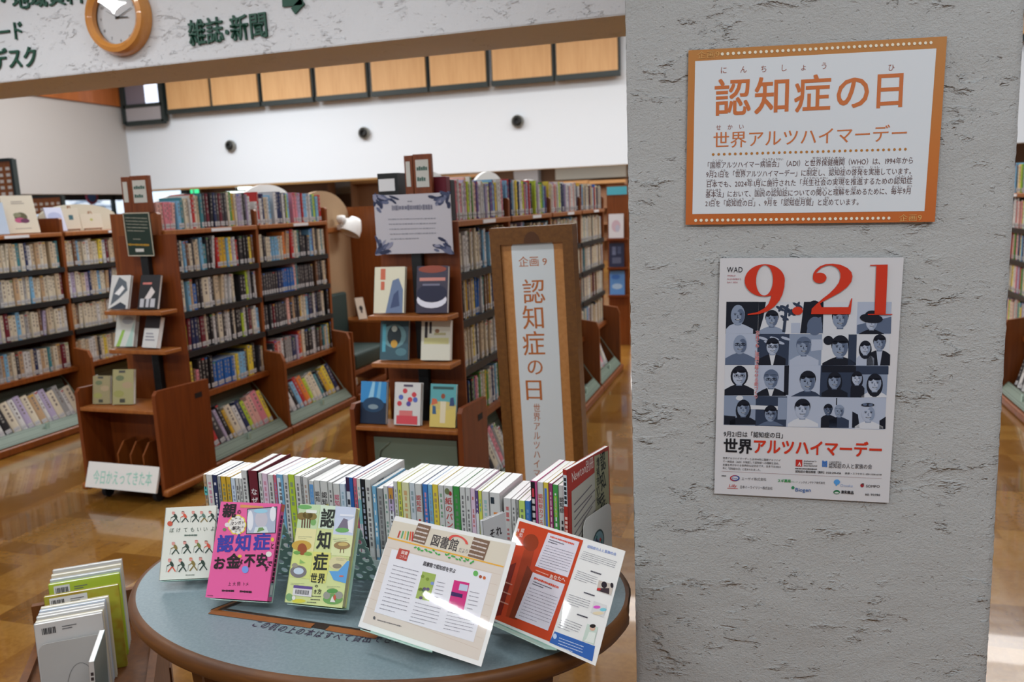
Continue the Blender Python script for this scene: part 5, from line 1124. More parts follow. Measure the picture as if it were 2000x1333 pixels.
# 3 yellow-green book
off_t = .0185
Mg = frame(-.892, 1.285, .029, .473, .7215); q = Quad([(1180, 970), (1700, 1030), (1805, 145), (1330, 125)], .123, .188)
MGN = mat('cv_palegreen', (206, 216, 150), .4, .4)
og = lean_book('book', 'pale yellow-green book with illustrated cover and black vertical title', .123, .188, .018, Mg, (MGN, None), None, None, mat('aged_pages', (196, 186, 150), .8), False)
PGN = C(206, 222, 190); PYL = C(222, 218, 140)
q.p([(1505, 130), (1630, 137), (1610, 330), (1480, 322)], C(204, 222, 200), .0004); q.p([(1330, 125), (1505, 130), (1470, 330), (1300, 320)], C(190, 212, 170), .0004); q.p([(1630, 137), (1805, 145), (1785, 380), (1610, 370)], C(196, 206, 226), .0004)
q.p([(1300, 320), (1470, 330), (1440, 520), (1270, 500)], C(222, 216, 160), .0004); q.p([(1270, 500), (1440, 520), (1405, 760), (1230, 740)], C(206, 216, 130), .0004); q.p([(1440, 520), (1600, 530), (1545, 800), (1405, 780)], C(216, 214, 120), .0004); q.p([(1610, 370), (1785, 380), (1765, 560), (1590, 550)], C(216, 222, 170), .0004)
TRK = C(100, 60, 40); 
for cx, cy, c in ((1345, 225, (130, 110, 60)), (1395, 215, (120, 104, 56)), (1430, 225, (134, 116, 62))): q.e(cx, cy, 42, 30, C(*c), .0007)
for x in (1350, 1372, 1395, 1415): q.st([(x, 245), (x - 6, 320)], 10, TRK, .0009)
q.e(1370, 150, 60, 18, C(110, 170, 100), .0006); q.e(1440, 270, 25, 30, C(120, 170, 100), .0006); q.p([(1385, 170), (1475, 175), (1470, 200), (1380, 196)], C(226, 230, 220), .0009)
q.p([(1640, 330), (1700, 235), (1735, 245), (1745, 335)], C(120, 112, 130), .0007); q.e(1690, 335, 60, 20, C(110, 170, 100), .0009); q.p([(1735, 260), (1790, 230), (1780, 360), (1745, 350)], C(226, 228, 236), .0008); q.p([(1670, 200), (1790, 205), (1788, 222), (1668, 218)], C(222, 226, 236), .0009)
q.e(1340, 470, 85, 45, C(196, 160, 70), .0006); q.e(1345, 500, 40, 50, C(150, 80, 44), .0009); q.e(1300, 530, 30, 16, C(110, 160, 80), .001); q.e(1395, 540, 34, 16, C(130, 170, 80), .001)
q.e(1690, 465, 72, 34, C(150, 124, 84), .0007); q.e(1700, 455, 45, 16, C(196, 176, 110), .0009); q.st([(1680, 495), (1675, 530)], 6, TRK, .0008); q.st([(1705, 495), (1705, 530)], 6, TRK, .0008)
q.e(1660, 620, 85, 60, C(214, 206, 160), .0006); q.e(1650, 645, 40, 22, C(140, 130, 110), .0009); q.p([(1580, 690), (1660, 690), (1740, 600), (1760, 600), (1730, 800), (1620, 770)], C(96, 160, 214), .0007); q.e(1690, 735, 22, 8, C(206, 110, 90), .0009)
q.e(1310, 695, 72, 55, C(120, 116, 120), .0007); q.e(1312, 690, 44, 30, C(190, 206, 220), .0009); q.e(1280, 640, 26, 20, C(150, 146, 130), .0008); q.p([(1325, 585), (1350, 605), (1375, 620), (1320, 625)], C(140, 180, 100), .0008)
q.e(1615, 945, 90, 50, C(110, 160, 90), .0006); q.e(1560, 910, 32, 36, C(150, 150, 140), .0008); q.e(1670, 910, 36, 36, C(150, 150, 140), .0008); q.e(1610, 870, 50, 22, C(90, 150, 80), .0009); q.p([(1590, 970), (1610, 915), (1640, 975)], C(224, 222, 216), .001); q.e(1632, 930, 12, 26, C(196, 90, 70), .0011)
q.e(1225, 925, 30, 36, C(120, 160, 110), .0007); q.e(1310, 960, 60, 18, C(206, 200, 70), .0007); q.e(1265, 930, 16, 20, C(222, 222, 216), .0009)
TI = C(40, 44, 40)
for ch, x0, x1, yb, h_ in (('認', 1492, 1618, 312, 150), ('知', 1462, 1590, 494, 150), ('症', 1432, 1562, 680, 150), ('世', 1408, 1470, 792, 84), ('界', 1474, 1540, 796, 86), ('の', 1450, 1480, 835, 28), ('き', 1438, 1468, 893, 40), ('方', 1472, 1510, 895, 46)): q.t(ch, x0, yb, x1, yb + 4, h_, TI, .0012, .02)
for x, y in ((1425, 915), (1415, 945), (1380, 970)): q.lines((x, y - 8), (x + 95, y - 2), (x, y + 10), 1, C(90, 96, 80), k=.6, last=.9)
for x, y in ((1610, 395), (1620, 410), (1310, 385), (1560, 820), (1240, 790), (1640, 570)): q.lines((x, y), (x + 120, y + 6), (x, y + 26), 2, C(150, 156, 130), k=.3)
q.p([(1268, 815), (1434, 830), (1422, 925), (1255, 905)], C(216, 214, 216), .0013); q.p([(1268, 815), (1434, 830), (1430, 856), (1265, 840)], C(96, 76, 140), .0015)
for k in range(16): q.st([(1288 + k * 7.5, 855 + k * .7), (1282 + k * 7.5, 893 + k * .9)], 3 if k % 3 else 5, C(50, 50, 56), .0016)
cover(q, og)
stand('book_stand', 'mint metal stand with round holes under the yellow-green book', Mg, .120, .15, .023, .008, .473)
# 4 laminated newsletter
off_t = .0012
M1 = frame(-.706, 1.232, -.272, .615, .722); q = Quad([(40, 880), (880, 1155), (1148, 285), (283, 105)], .271, .206)
o1 = MB().box(0, .271, 0, .206, -.0008, 0, M_GLOSS).build('newsletter', None, M1); tag(o1, 'laminated beige newsletter with a shelf-and-books heading on a mint stand', 'leaflet')
GB = lambda *c: mat('gloss_%d_%d_%d' % c, c, .6, .1, coat=.8)
BGE = GB(204, 196, 180); q.p([(70, 850), (862, 1115), (1108, 300), (270, 140)], GB(206, 196, 186), .0002); q.p([(237, 262), (1052, 460), (1105, 300), (270, 140)], BGE, .0003)
q.p([(236, 258), (1054, 458), (1050, 468), (233, 268)], GB(220, 166, 70), .0005)
for a, b_ in (((222, 310), (265, 325)),): pass
for k in range(8): t_ = k / 8; q.st([(232 - 22 * k, 330 + 60 * k * .98), (1030 - 23 * k, 520 + 74 * k)], 2, GB(190, 172, 156), .0003)
q.p([(262, 345), (968, 512), (830, 990), (148, 782)], GB(216, 216, 222), .0005)
BRN = GB(120, 96, 80); q.p([(447, 155), (537, 178), (490, 312), (400, 285)], BRN, .0006); q.p([(843, 250), (960, 280), (910, 420), (796, 388)], BRN, .0006)
for k in range(4): q.lines((445 - 10 * k, 170 + 30 * k), (525 - 10 * k, 190 + 30 * k), (438 - 10 * k, 195 + 30 * k), 1, C(206, 196, 190), .0009, .5, k, 1); q.lines((840 - 11 * k, 262 + 31 * k), (945 - 11 * k, 290 + 31 * k), (833 - 11 * k, 288 + 31 * k), 1, C(206, 196, 190), .0009, .45, k, 1)
for k, (x, c) in enumerate(((310, (180, 70, 60)), (332, (90, 160, 110)), (350, (220, 170, 90)), (368, (90, 150, 90)), (385, (200, 90, 60)), (400, (180, 60, 60)))): q.p([(x - 12 + k * 2, 262 + k * 5), (x - 2 + k * 2, 264 + k * 5), (x + 14, 216 + k * 1), (x + 4, 213 + k * 1)], GB(*c), .0007)
q.t('図書館', 525, 312, 718, 358, 80, C(60, 54, 56), .0008, .01); q.t('だより', 728, 360, 797, 374, 34, C(110, 104, 104), .0008)
for k in range(12):
    a0, a1 = math.pi * (1.0 + k / 12), math.pi * (1.0 + (k + 1) / 12); cx, cy = 726, 290; o_ = lambda a, r_: (cx + r_ * 1.05 * math.cos(a) + 4, cy + r_ * math.sin(a) * .75 + .25 * (r_ * math.cos(a)))
    q.p([o_(a0, 68), o_(a1, 68), o_(a1, 50), o_(a0, 50)], GB(206, 84, 76), .0008)
rl = random.Random(3)
for k in range(26):
    t_ = k / 25; 
    if .42 < t_ < .5: continue
    q.e(430 + 400 * t_ + rl.uniform(-8, 8), 322 + 100 * t_ + rl.uniform(-4, 20), 11, 6, GB(70, 160, 80), .0009 + k * .00001, 8, rot=rl.uniform(-1, 1))
q.p([(315, 338), (388, 355), (365, 432), (328, 420), (290, 412)], GB(176, 74, 66), .0008); q.t('図書', 325, 378, 372, 388, 24, C(226, 206, 200), .0011, .01); q.t('コラム', 312, 405, 366, 416, 22, C(226, 206, 200), .0011)
q.t('図書館で認知症を学ぶ', 478, 458, 706, 514, 30, C(50, 46, 52), .0009, .02)
q.p([(478, 500), (573, 522), (525, 710), (430, 686)], GB(150, 170, 90), .0008); q.p([(700, 560), (808, 580), (765, 770), (655, 742)], GB(196, 50, 120), .0008)
for k in range(14): q.e(458 + rl.uniform(0, 90) , 530 + rl.uniform(0, 160), 13, 12, GB(*rl.choice(((120, 140, 60), (70, 100, 60), (120, 140, 190), (190, 190, 130), (90, 80, 110)))), .001, 8)
q.p([(740, 585), (800, 596), (790, 640), (730, 630)], GB(180, 190, 210), .001); q.p([(680, 640), (760, 660), (755, 685), (674, 668)], GB(60, 40, 90), .001)
for tl, tr, bl, n_ in (((278, 445), (455, 490), (180, 770), 12), ((432, 705), (610, 750), (385, 850), 6), ((655, 770), (850, 815), (620, 905), 6), ((583, 560), (640, 572), (552, 690), 5), ((812, 625), (880, 640), (785, 770), 5)): q.lines(tl, tr, bl, n_, C(146, 144, 154), .0008, .24, n_)
q.e(150, 823, 8, 12, C(80, 80, 84), .0008, 10); q.lines((172, 828), (335, 872), (170, 845), 1, C(110, 104, 104), .0008, .5, 3, 1)
q.e(852, 512, 18, 20, GB(100, 170, 90), .0008); q.e(886, 535, 11, 12, GB(150, 80, 60), .0008); q.e(913, 543, 11, 12, GB(190, 100, 60), .0008)
cover(q, o1, 'printed_page')
stand('book_stand', 'mint metal stand under the beige newsletter', M1, .14, .13, .03, .03, .615)
# 5 laminated red leaflet
M2 = frame(-.482, 1.308, -.457, .484, .724); q = Quad([(-38.6, 949.6), (855, 1336), (1181, 338), (167, 9)], .242, .187)
o2 = MB().box(0, .242, 0, .187, -.0008, 0, M_GLOSS).build('leaflet', None, M2); tag(o2, 'laminated red and white leaflet at the right of the oval table', 'leaflet')
RED = GB(190, 66, 34); q.p([(182, 45), (786, 235), (478, 1142), (-20, 940)], RED, .0003)
DR = GB(140, 56, 30); q.e(295, 262, 72, 85, DR, .0005); q.p([(235, 330), (330, 335), (300, 480), (190, 960), (100, 930)], GB(160, 60, 30), .0004); q.p([(270, 480), (330, 560), (200, 960), (130, 940)], GB(120, 50, 28), .0005); q.p([(110, 480), (170, 455), (60, 920), (10, 930), (20, 700)], GB(120, 36, 26), .0005)
WP = GB(210, 206, 216); q.p([(455, 160), (750, 252), (636, 592), (340, 487)], WP, .0006); q.p([(322, 545), (610, 655), (462, 1052), (180, 940)], WP, .0006)
q.lines((480, 185), (705, 262), (470, 215), 1, C(206, 80, 60), .0009, .6, 1, 1); q.lines((340, 580), (560, 668), (330, 615), 1, C(206, 80, 60), .0009, .6, 2, 1)
q.lines((470, 220), (610, 268), (455, 262), 2, C(80, 76, 90), .0009, .45, 3); q.lines((330, 618), (500, 686), (318, 658), 2, C(80, 76, 90), .0009, .45, 4)
q.lines((440, 275), (700, 355), (365, 495), 9, C(130, 126, 140), .0009, .22, 5); q.lines((300, 672), (555, 765), (210, 935), 10, C(130, 126, 140), .0009, .22, 6)
q.t('あなたへ', 468, 600, 612, 636, 40, C(226, 206, 196), .0009, .015); q.lines((350, 515), (465, 562), (345, 535), 1, C(226, 170, 150), .0009, .5, 7, 1)
for k, ch in enumerate('認知'): q.t(ch, 196 - 14 * k, 160 + 46 * k, 228 - 14 * k, 168 + 46 * k, 42, C(226, 206, 200), .0009, .01)
for k, ch in enumerate('怖く'): q.t(ch, 155 - 12 * k, 155 + 42 * k, 182 - 12 * k, 162 + 42 * k, 38, C(222, 190, 90) if k else C(226, 206, 200), .0009, .01)
for k in range(3): q.lines((60 - 14 * k, 610 + 85 * k), (150 - 14 * k, 645 + 85 * k), (54 - 14 * k, 640 + 85 * k), 1, C(206, 150, 130), .0009, .4, k, 1)
q.t('認知症の人と家族の会', 820, 308, 1090, 388, 30, C(80, 120, 196), .0009, .005)
q.lines((790, 335), (1100, 440), (745, 420), 5, C(124, 124, 136), .0009, .26, 8); q.lines((730, 520), (920, 590), (690, 610), 5, C(124, 124, 136), .0009, .26, 9); q.lines((650, 735), (840, 800), (620, 830), 5, C(124, 124, 136), .0009, .26, 10); q.lines((590, 940), (760, 1005), (540, 1030), 5, C(124, 124, 136), .0009, .26, 11)
for y in (0, 195, 385): q.lines((850 - y * .35, 520 + y), (945 - y * .35, 552 + y), (845 - y * .35, 545 + y), 1, C(60, 60, 76), .0009, .6, 12 + y, 1)
q.p([(918, 618), (1050, 655), (1022, 755), (892, 712)], GB(190, 180, 170), .0006); q.e(965, 660, 26, 30, GB(40, 36, 44), .0008); q.e(1035, 665, 14, 24, GB(40, 36, 44), .0008); q.p([(900, 690), (1010, 690), (1005, 745), (895, 710)], GB(60, 50, 56), .0008); q.e(915, 700, 18, 12, GB(190, 50, 50), .0009)
q.p([(865, 803), (978, 842), (945, 945), (832, 905)], GB(206, 206, 206), .0006); q.e(890, 858, 32, 14, GB(206, 90, 190), .0008); q.e(945, 880, 30, 14, GB(120, 190, 206), .0008); q.e(900, 910, 50, 14, GB(214, 200, 170), .0008)
q.p([(800, 998), (892, 1030), (850, 1172), (753, 1138)], GB(190, 206, 196), .0006); q.e(845, 1035, 24, 24, GB(206, 170, 150), .0009); q.e(848, 1018, 26, 16, GB(40, 36, 36), .001); q.p([(790, 1120), (815, 1065), (870, 1075), (850, 1160), (770, 1140)], GB(216, 222, 216), .0008)
q.p([(520, 1058), (860, 1183), (832, 1302), (474, 1146)], GB(50, 96, 170), .0005); q.lines((560, 1100), (765, 1175), (545, 1190), 4, C(190, 206, 226), .0009, .3, 20); q.e(522, 1098, 16, 22, GB(190, 206, 230), .0008)
cover(q, o2, 'printed_page')
stand('book_stand', 'mint metal stand under the red leaflet', M2, .14, .12, .03, .02, .484)

# ================================================================ CRATE OF THIN BOOKS, lower left
CY = R(37); CO = Vector((-1.682, 1.40, 0))
Cm = Matrix.Translation(CO) @ Matrix.Rotation(CY, 4, 'Z')            # local x along the covers, y away
e = empty('book_crate', CO, CY, 'low wooden book box beside the oval table, full of thin white books', 'box')
MB().box(-.09, .25, .42, .44, .05, .385, M_BOX).build('back_board', e); MB().box(-.06, .23, -.22, -.20, .05, .30, M_BOX).build('front_board', e)
MB().box(-.08, -.06, -.22, .42, .05, .30, M_BOX).build('side_board', e); MB().box(.23, .25, -.22, .42, .05, .30, M_BOX).build('side_board', e)
MB().box(-.06, .23, -.20, .42, .26, .285, M_BOX).build('floor_board', e)
for x in (-.07, .235):
    for y in (-.21, .43): MB().box(x - .02, x + .02, y - .02, y + .02, 0, .12, M_BOX).build('leg', e)
# (y, width, height, colour, label, tilt)
CRB = [(.015, .150, .215, 'white', 'front white book with barcode, foremost in the crate'), (.033, .150, .213, 'creamp', 'cream book just behind the front white book in the crate'), (.050, .152, .217, 'white', 'third white book from the front in the crate'),
       (.068, .150, .216, 'white', 'fourth white book from the front in the crate'), (.085, .150, .217, 'paleb', 'pale bluish white book, fifth from the front in the crate'), (.103, .155, .217, 'creamp', 'cream-edged white book right in front of the olive book'),
       (.150, .175, .225, 'olivey', 'mustard olive book with barcode label in the crate'), (.172, .150, .215, 'white', 'short white book behind the mustard olive one'), (.215, .172, .23, 'limeb', 'lime green book with barcode in the crate'), (.240, .172, .232, 'paleg', 'pale grey green book behind the lime one'), (.262, .172, .236, 'creamp', 'tall cream book second from the back of the crate'), (.285, .172, .240, 'white', 'tall white book at the back of the crate')]
XC2 = dict(creamp=(222, 214, 190), olivey=(176, 160, 50), limeb=(176, 198, 60))
for k, c in XC2.items(): PAL[k] = c; mat('cloth_' + k, c, .4, .4)
N, L, b = nodes(BM('olivey')); v = coords(BM('olivey')); L.new(ramp(BM('olivey'), noise(BM('olivey'), v, 22, 2), [(.4, rgb(168, 140, 40)), (.62, rgb(176, 176, 60))]), b.inputs['Base Color'])
for i, (y, wd, hh, col, lab) in enumerate(CRB):
    th = .0135; Mc = Cm @ frame(0, y, 0, R(4), .287)
    o = MB().box(0, wd, 0, hh, -.001, 0, BM(col)).box(0, wd, 0, hh, -th, -th + .001, BM(col)).box(0, .001, 0, hh, -th, 0, BM(col)).build('thin_book', None, Mc); tag(o, lab, 'book', 'thin books in the wooden crate')
    MB().box(.001, wd - .002, .001, hh - .002, -th + .001, -.001, M_PAGE).build('page_block', o)
    if i in (0, 6, 8):
        q_ = MB()
        if i: q_.rect(.012, .05 if i == 8 else .10, hh - .034, hh - .006, .0004, M_LABEL)
        for k in range(9): q_.rect(.016 + k * .0034, .016 + k * .0034 + (.0024 if k % 3 else .0015), hh - .028, hh - .012, .0007, C(50, 50, 54))
        for k in range(2): q_.rect(.06, .092 - .01 * k, hh - .017 - k * .006, hh - .0145 - k * .006, .0007, C(110, 110, 112))
        q_.build('barcode_label', o)
pts = [(0, 0), (.145, 0), (.145, .15)] + [(.145 - .018 + .018 * math.cos(a), .15 + .018 * math.sin(a)) for a in [math.pi / 2 * i / 5 for i in range(1, 6)]] + [(.018 - .018 * math.sin(a), .15 + .018 * math.cos(a)) for a in [math.pi / 2 * i / 5 for i in range(0, 6)]]
BEM = mat('grey_plastic', (176, 176, 174), .35, .5)
o = MB().prism(pts, 0, .0022, BEM).build('bookend', None, Cm @ frame(.006, .006, 0, R(4), .287)); tag(o, 'grey bookend plate with an arched cut-out before the white books in the crate', 'bookend')
ar = MB(); A_ = [(.05 + .035 * (1 - math.cos(a)), .02 + .085 * math.sin(a)) for a in [math.pi * i / 16 for i in range(17)]]
ar.stroke(A_, .0016, .0027, mat('arch_line', (120, 120, 120), .5)); ar.build('arch_line', o)
Mt = Cm @ frame(.143, -.158, R(88), R(-3), .287)
TB = mat('cv_tealdark', (92, 116, 118), .4)
o = MB().box(0, .155, 0, .186, -.001, 0, TB).box(0, .155, 0, .186, -.012, -.011, BM('white')).box(0, .001, 0, .186, -.012, 0, BM('white')).build('thin_book', None, Mt); tag(o, 'teal-covered thin book standing crosswise before the crate books', 'book', 'thin books in the wooden crate')
MB().box(.001, .154, .001, .1855, -.011, -.001, M_PAGE).build('page_block', o)
q_ = MB()
for k in range(8): q_.add([(-.0006, .16 - k * .012, -.003), (-.0006, .16 - k * .012, -.009), (-.0006, .152 - k * .012, -.009), (-.0006, .152 - k * .012, -.003)], [(0, 1, 2, 3)], C(60, 50, 52))
q_.build('spine_lettering', o)

# ================================================================ NOTICES ON THE PILLAR
def pil_sheet(px):
    P = [pil(*p) for p in px]; c = np.mean(P, 0); wd = (np.hypot(*np.subtract(P[1], P[0])) + np.hypot(*np.subtract(P[2], P[3]))) / 2; ht = (np.hypot(*np.subtract(P[3], P[0])) + np.hypot(*np.subtract(P[2], P[1]))) / 2
    d = np.subtract(P[1], P[0]) + np.subtract(P[2], P[3]); ang = math.atan2(d[1], d[0])
    M = PM @ frame(c[0], -.0062, 0, 0, c[1], ang) @ Matrix.Translation((-wd / 2, -ht / 2, 0)); return M, wd, ht
Y6 = [(80, 1262), (1708, 1245), (1728, 42), (65, 135)]
M, wd, ht = pil_sheet([(1320 + a / 3.3333, 60 + b_ / 3.3333) for a, b_ in Y6]); q = Quad(Y6, wd, ht)
OB = mat('notice_orange', (186, 112, 44), .38, .4, coat=.3); N, L, b = nodes(OB); v = coords(OB); sx_ = N.new('ShaderNodeSeparateXYZ'); L.new(v, sx_.inputs[0])
L.new(ramp(OB, mathn(OB, 'DIVIDE', sx_.outputs[1], ht), [(0, rgb(188, 98, 36)), (.35, rgb(190, 110, 42)), (1, rgb(182, 124, 60))]), b.inputs['Base Color'])
o = MB().box(0, wd, 0, ht, -.0012, 0, OB).build('notice', None, M); tag(o, 'orange-bordered white notice with large orange writing on the pillar', 'notice')
q.p([(122, 1192), (1636, 1174), (1662, 120), (110, 204)], mat('notice_white', (214, 220, 226), .38, .4, coat=.3), .0004); cover(q, o, 'white_panel')
O1 = C(196, 112, 62); O2 = C(150, 84, 66); W1 = C(232, 226, 206); BR = C(92, 62, 60); OUT = C(208, 160, 96)
for ch, x in zip('認知症の日', (243, 502, 758, 1018, 1290 - 34)): q.t(ch, x - 6, 556 - (x - 243) * .048, x + 240, 556 - (x + 246 - 243) * .048, 232, O1, .0008, .012)
for ch, x, y in (('に', 272, 285), ('ん', 400, 280), ('ち', 530, 276), ('し', 658, 270), ('ょ', 786, 264), ('う', 918, 256), ('ひ', 1352, 266)): q.t(ch, x, y, x + 46, y - 2, 46, O2, .0008)
for ch, x, y in (('せ', 256, 648), ('か', 330, 645), ('い', 403, 642)): q.t(ch, x, y, x + 36, y - 1, 36, O2, .0008)
q.t('世界アルツハイマーデー', 240, 764, 1508, 716, 104, O1, .0008, .006)
for k in range(36): t_ = k / 35; q.e(245 + 1247 * t_, 804 - 34 * t_, 9, 9, C(176, 116, 48), .0008, 10)
for k in range(39): t_ = k / 38; q.e(283 + 1342 * t_, 158 - 75 * t_, 10, 10, W1, .0008, 12)
for k in range(37): t_ = k / 36; q.e(145 + 1260 * t_, 1233 - 13 * t_, 10, 10, W1, .0008, 12)
q.t('企画9', 122, 190, 268, 180, 46, OUT, .0008, -.005); q.t('企画9', 1470, 1243, 1624, 1239, 46, OUT, .0008, -.005)
for s_, x0, y0, x1, y1 in (('「国際アルツハイマー病協会」（ADI）と世界保健機関（WHO）は、1994年から', 190, 896, 1550, 864), ('9月21日を「世界アルツハイマーデー」に制定し、認知症の啓発を実施しています。', 203, 955, 1560, 934), ('日本でも、2024年1月に施行された「共生社会の実現を推進するための認知症', 205, 1019, 1548, 996), ('基本法」において、国民の認知症についての関心と理解を深めるために、毎年9月', 203, 1084, 1545, 1063), ('21日を「認知症の日」、9月を「認知症月間」と定めています。', 203, 1144, 1226, 1134)): q.t(s_, x0, y0, x1, y1, 42, BR, .0008, .003)
for s_, x0, x1, y in (('こくさい', 240, 310, 852), ('びょうきょうかい', 565, 700, 843), ('せかいほけんきかん', 887, 1105, 835), ('がつ', 223, 258, 918), ('にち', 297, 330, 916), ('せかい', 397, 460, 913), ('せいてい', 860, 930, 902), ('にんちしょう', 997, 1105, 898), ('けいはつ', 1147, 1225, 895), ('じっし', 1265, 1330, 893), ('にほん', 205, 270, 980), ('ねん', 470, 505, 975), ('がつ', 530, 565, 975), ('しこう', 608, 670, 972), ('きょうせいしゃかい', 836, 995, 966), ('じつげん', 1040, 1110, 963), ('すいしん', 1157, 1225, 960), ('にんちしょう', 1435, 1547, 955), ('きほんほう', 205, 305, 1043), ('こくみん', 520, 585, 1036), ('にんちしょう', 628, 735, 1034), ('かんしん', 925, 995, 1029), ('りかい', 1042, 1105, 1027), ('ふか', 1150, 1185, 1025), ('まいとし', 1415, 1485, 1022), ('がつ', 1513, 1548, 1020), ('にち', 243, 275, 1105), ('にんちしょう', 350, 455, 1103), ('ひ', 505, 522, 1100), ('がつ', 605, 640, 1098), ('にんちしょうげっかん', 717, 898, 1098), ('さだ', 977, 1010, 1094)): q.t(s_, x0, y, x1, y - 1, 16, BR, .0008)
cover(q, o, 'lettering')
# poster with portraits
P7 = [(100, 2365), (1800, 2450), (1885, 68), (103, 68)]
M, wd, ht = pil_sheet([(1380 + a / 5, 490 + b_ / 5) for a, b_ in P7]); q = Quad(P7, wd, ht)
PPW = mat('poster_white', (206, 206, 210), .5, .35)
o = MB().box(0, wd, 0, ht, -.0008, 0, PPW).build('poster', None, M); tag(o, 'white poster with red 9.21 and rows of blue-grey portraits on the pillar', 'poster')
T = lambda k: C(*((16, 22, 36), (44, 56, 78), (86, 100, 126), (130, 144, 168), (168, 178, 198), (200, 204, 212))[k])
ys0 = (493, 805, 1108, 1405, 1692); ys1 = (498, 812, 1115, 1430, 1738); xs0 = (175, 490, 800, 1120, 1450, 1780)
def rowy(j, x): t_ = (x - 175) / 1600; return ys0[j] + (ys1[j] - ys0[j]) * t_
def cell(i, j, a, x0=None, x1=None):
    sl = 1 - .012 * j; X0 = (x0 if x0 is not None else xs0[i]); X1 = x1 if x1 is not None else xs0[i + 1]; f = lambda x, jj: 172 + (x - 172) * (1 - .006 * jj) if x > 200 else x
    q.p([(f(X0, j + 1), rowy(j + 1, X0)), (f(X1, j + 1), rowy(j + 1, X1)), (f(X1, j), rowy(j, X1)), (f(X0, j), rowy(j, X0))], T(a), .0003)
BGS = ((0, 5, 5, 5, 4), (4, 1, 3, 5, 5), (5, 4, 4, 1, 3), (3, 1, 4, 4, 4))
for j in range(4):
    for i in range(5): cell(i, j, BGS[j][i])
def person(cx, cy, r, j, x0, x1, hair=0, skin=3, shirt=2, style='short', glasses=False, hgt=1.25, sw=2.1, tie=None):
    z = .0004; yb = min(rowy(j + 1, cx), rowy(j + 1, x0)) ; top = cy + r * 1.15
    L_ = max(x0 + 2, cx - r * sw); R_ = min(x1 - 2, cx + r * sw)
    q.p([(L_, yb), (R_, yb), (R_, min(yb, top + r * .75)), (min(R_, cx + r * 1.1), top + r * .25), (cx + r * .4, top), (cx - r * .4, top), (max(L_, cx - r * 1.1), top + r * .25), (L_, min(yb, top + r * .75))], T(shirt), z)
    if tie is not None: q.p([(cx - r * .5, top), (cx + r * .5, top), (cx + r * .15, yb), (cx - r * .15, yb)], T(tie), z + .0001)
    if style == 'long': q.e(cx, cy + r * .3, r * 1.2, r * 1.75, T(hair), z + .0001)
    if style == 'bob': q.e(cx, cy, r * 1.22, r * 1.45, T(hair), z + .0001)
    q.p([(cx - r * .45, cy + r * .7), (cx + r * .45, cy + r * .7), (cx + r * .4, top + r * .2), (cx - r * .4, top + r * .2)], T(max(0, skin - 1)), z + .0002)
    if style in ('short', 'cap'): q.e(cx, cy - r * .3, r * 1.05, r * 1.12, T(hair), z + .0002)
    q.e(cx, cy, r * .95, r * hgt, T(skin), z + .0003); q.e(cx + r * .35, cy + r * .1, r * .55, r * .95, T(max(0, skin - 1)), z + .0004)
    q.e(cx - r * .15, cy + r * .25, r * .6, r * .75, T(skin), z + .0005)
    if style in ('short', 'bob', 'long', 'cap'): q.e(cx, cy - r * .58, r * .98, r * .78, T(hair), z + .0006, 16, math.pi, 2 * math.pi); q.e(cx - r * .62, cy - r * .55, r * .32, r * .22, T(hair), z + .0006); q.e(cx + r * .35, cy - r * .6, r * .55, r * .16, T(hair), z + .0006)
    for sx in (-1, 1):
        q.e(cx + sx * r * .38, cy - r * .05, r * .15, r * .07, T(0), z + .0007, 8); q.st([(cx + sx * r * .2, cy - r * .22), (cx + sx * r * .55, cy - r * .22)], r * .07, T(max(0, skin - 2)), z + .0007)
        if glasses: q.st([(cx + sx * r * .1, cy - r * .15), (cx + sx * r * .7, cy - r * .15), (cx + sx * r * .7, cy + r * .12), (cx + sx * r * .1, cy + r * .12), (cx + sx * r * .1, cy - r * .15)], r * .06, T(0), z + .0008)
    q.st([(cx, cy), (cx - r * .08, cy + r * .3), (cx + r * .1, cy + r * .32)], r * .07, T(max(0, skin - 2)), z + .0007)
    q.e(cx, cy + r * .55, r * .38, r * .16, T(max(0, skin - 3)), z + .0007, 10, 0, math.pi); q.e(cx, cy + r * .58, r * .26, r * .07, T(5), z + .0008, 10, 0, math.pi)
PE = dict(hair=0)
person(290, 622, 72, 0, 175, 490, 0, 3, 4, 'bald', hgt=1.4)
q.p([(490, 495), (560, 495), (540, 640), (500, 790), (490, 790)], T(0), .0004)
for x, y, w_ in ((760, 560, 70), (800, 600, 60), (745, 650, 50), (870, 530, 60), (700, 560, 50)): q.e(x, y, w_, 16, T(1), .00045, 8, rot=.5); q.e(x, y, 16, w_ * .7, T(1), .00046, 8, rot=.4)
q.st([(760, 560), (740, 790)], 30, T(1), .0004)
person(622, 660, 62, 0, 490, 800, 0, 3, 3)
q.p([(930, 495), (1120, 495), (1120, 800), (900, 800)], T(0), .0004); q.e(1040, 730, 75, 90, T(2), .0005); q.p([(960, 800), (980, 680), (1100, 640), (1120, 800)], T(2), .0006); q.e(1030, 560, 66, 80, T(0), .0007); q.p([(810, 700), (900, 700), (900, 800), (810, 800)], T(4), .0005)
person(1285, 655, 78, 0, 1120, 1450, 0, 3, 5)
q.p([(1450, 720), (1780, 640), (1780, 805), (1450, 805)], T(2), .00035); person(1590, 695, 58, 0, 1450, 1780, 0, 4, 0); q.e(1585, 655, 112, 46, T(0), .0013, rot=.1); q.e(1590, 620, 66, 42, T(0), .0014)
person(318, 910, 70, 1, 175, 490, 0, 3, 2, 'bald', True, 1.35)
for k in range(5): q.e(540 + k * 55, 850 + (k % 2) * 40, 50, 14, T(4), .0004, 8, rot=.3)
person(635, 930, 62, 1, 490, 800, 0, 4, 0, 'short', True, tie=5)
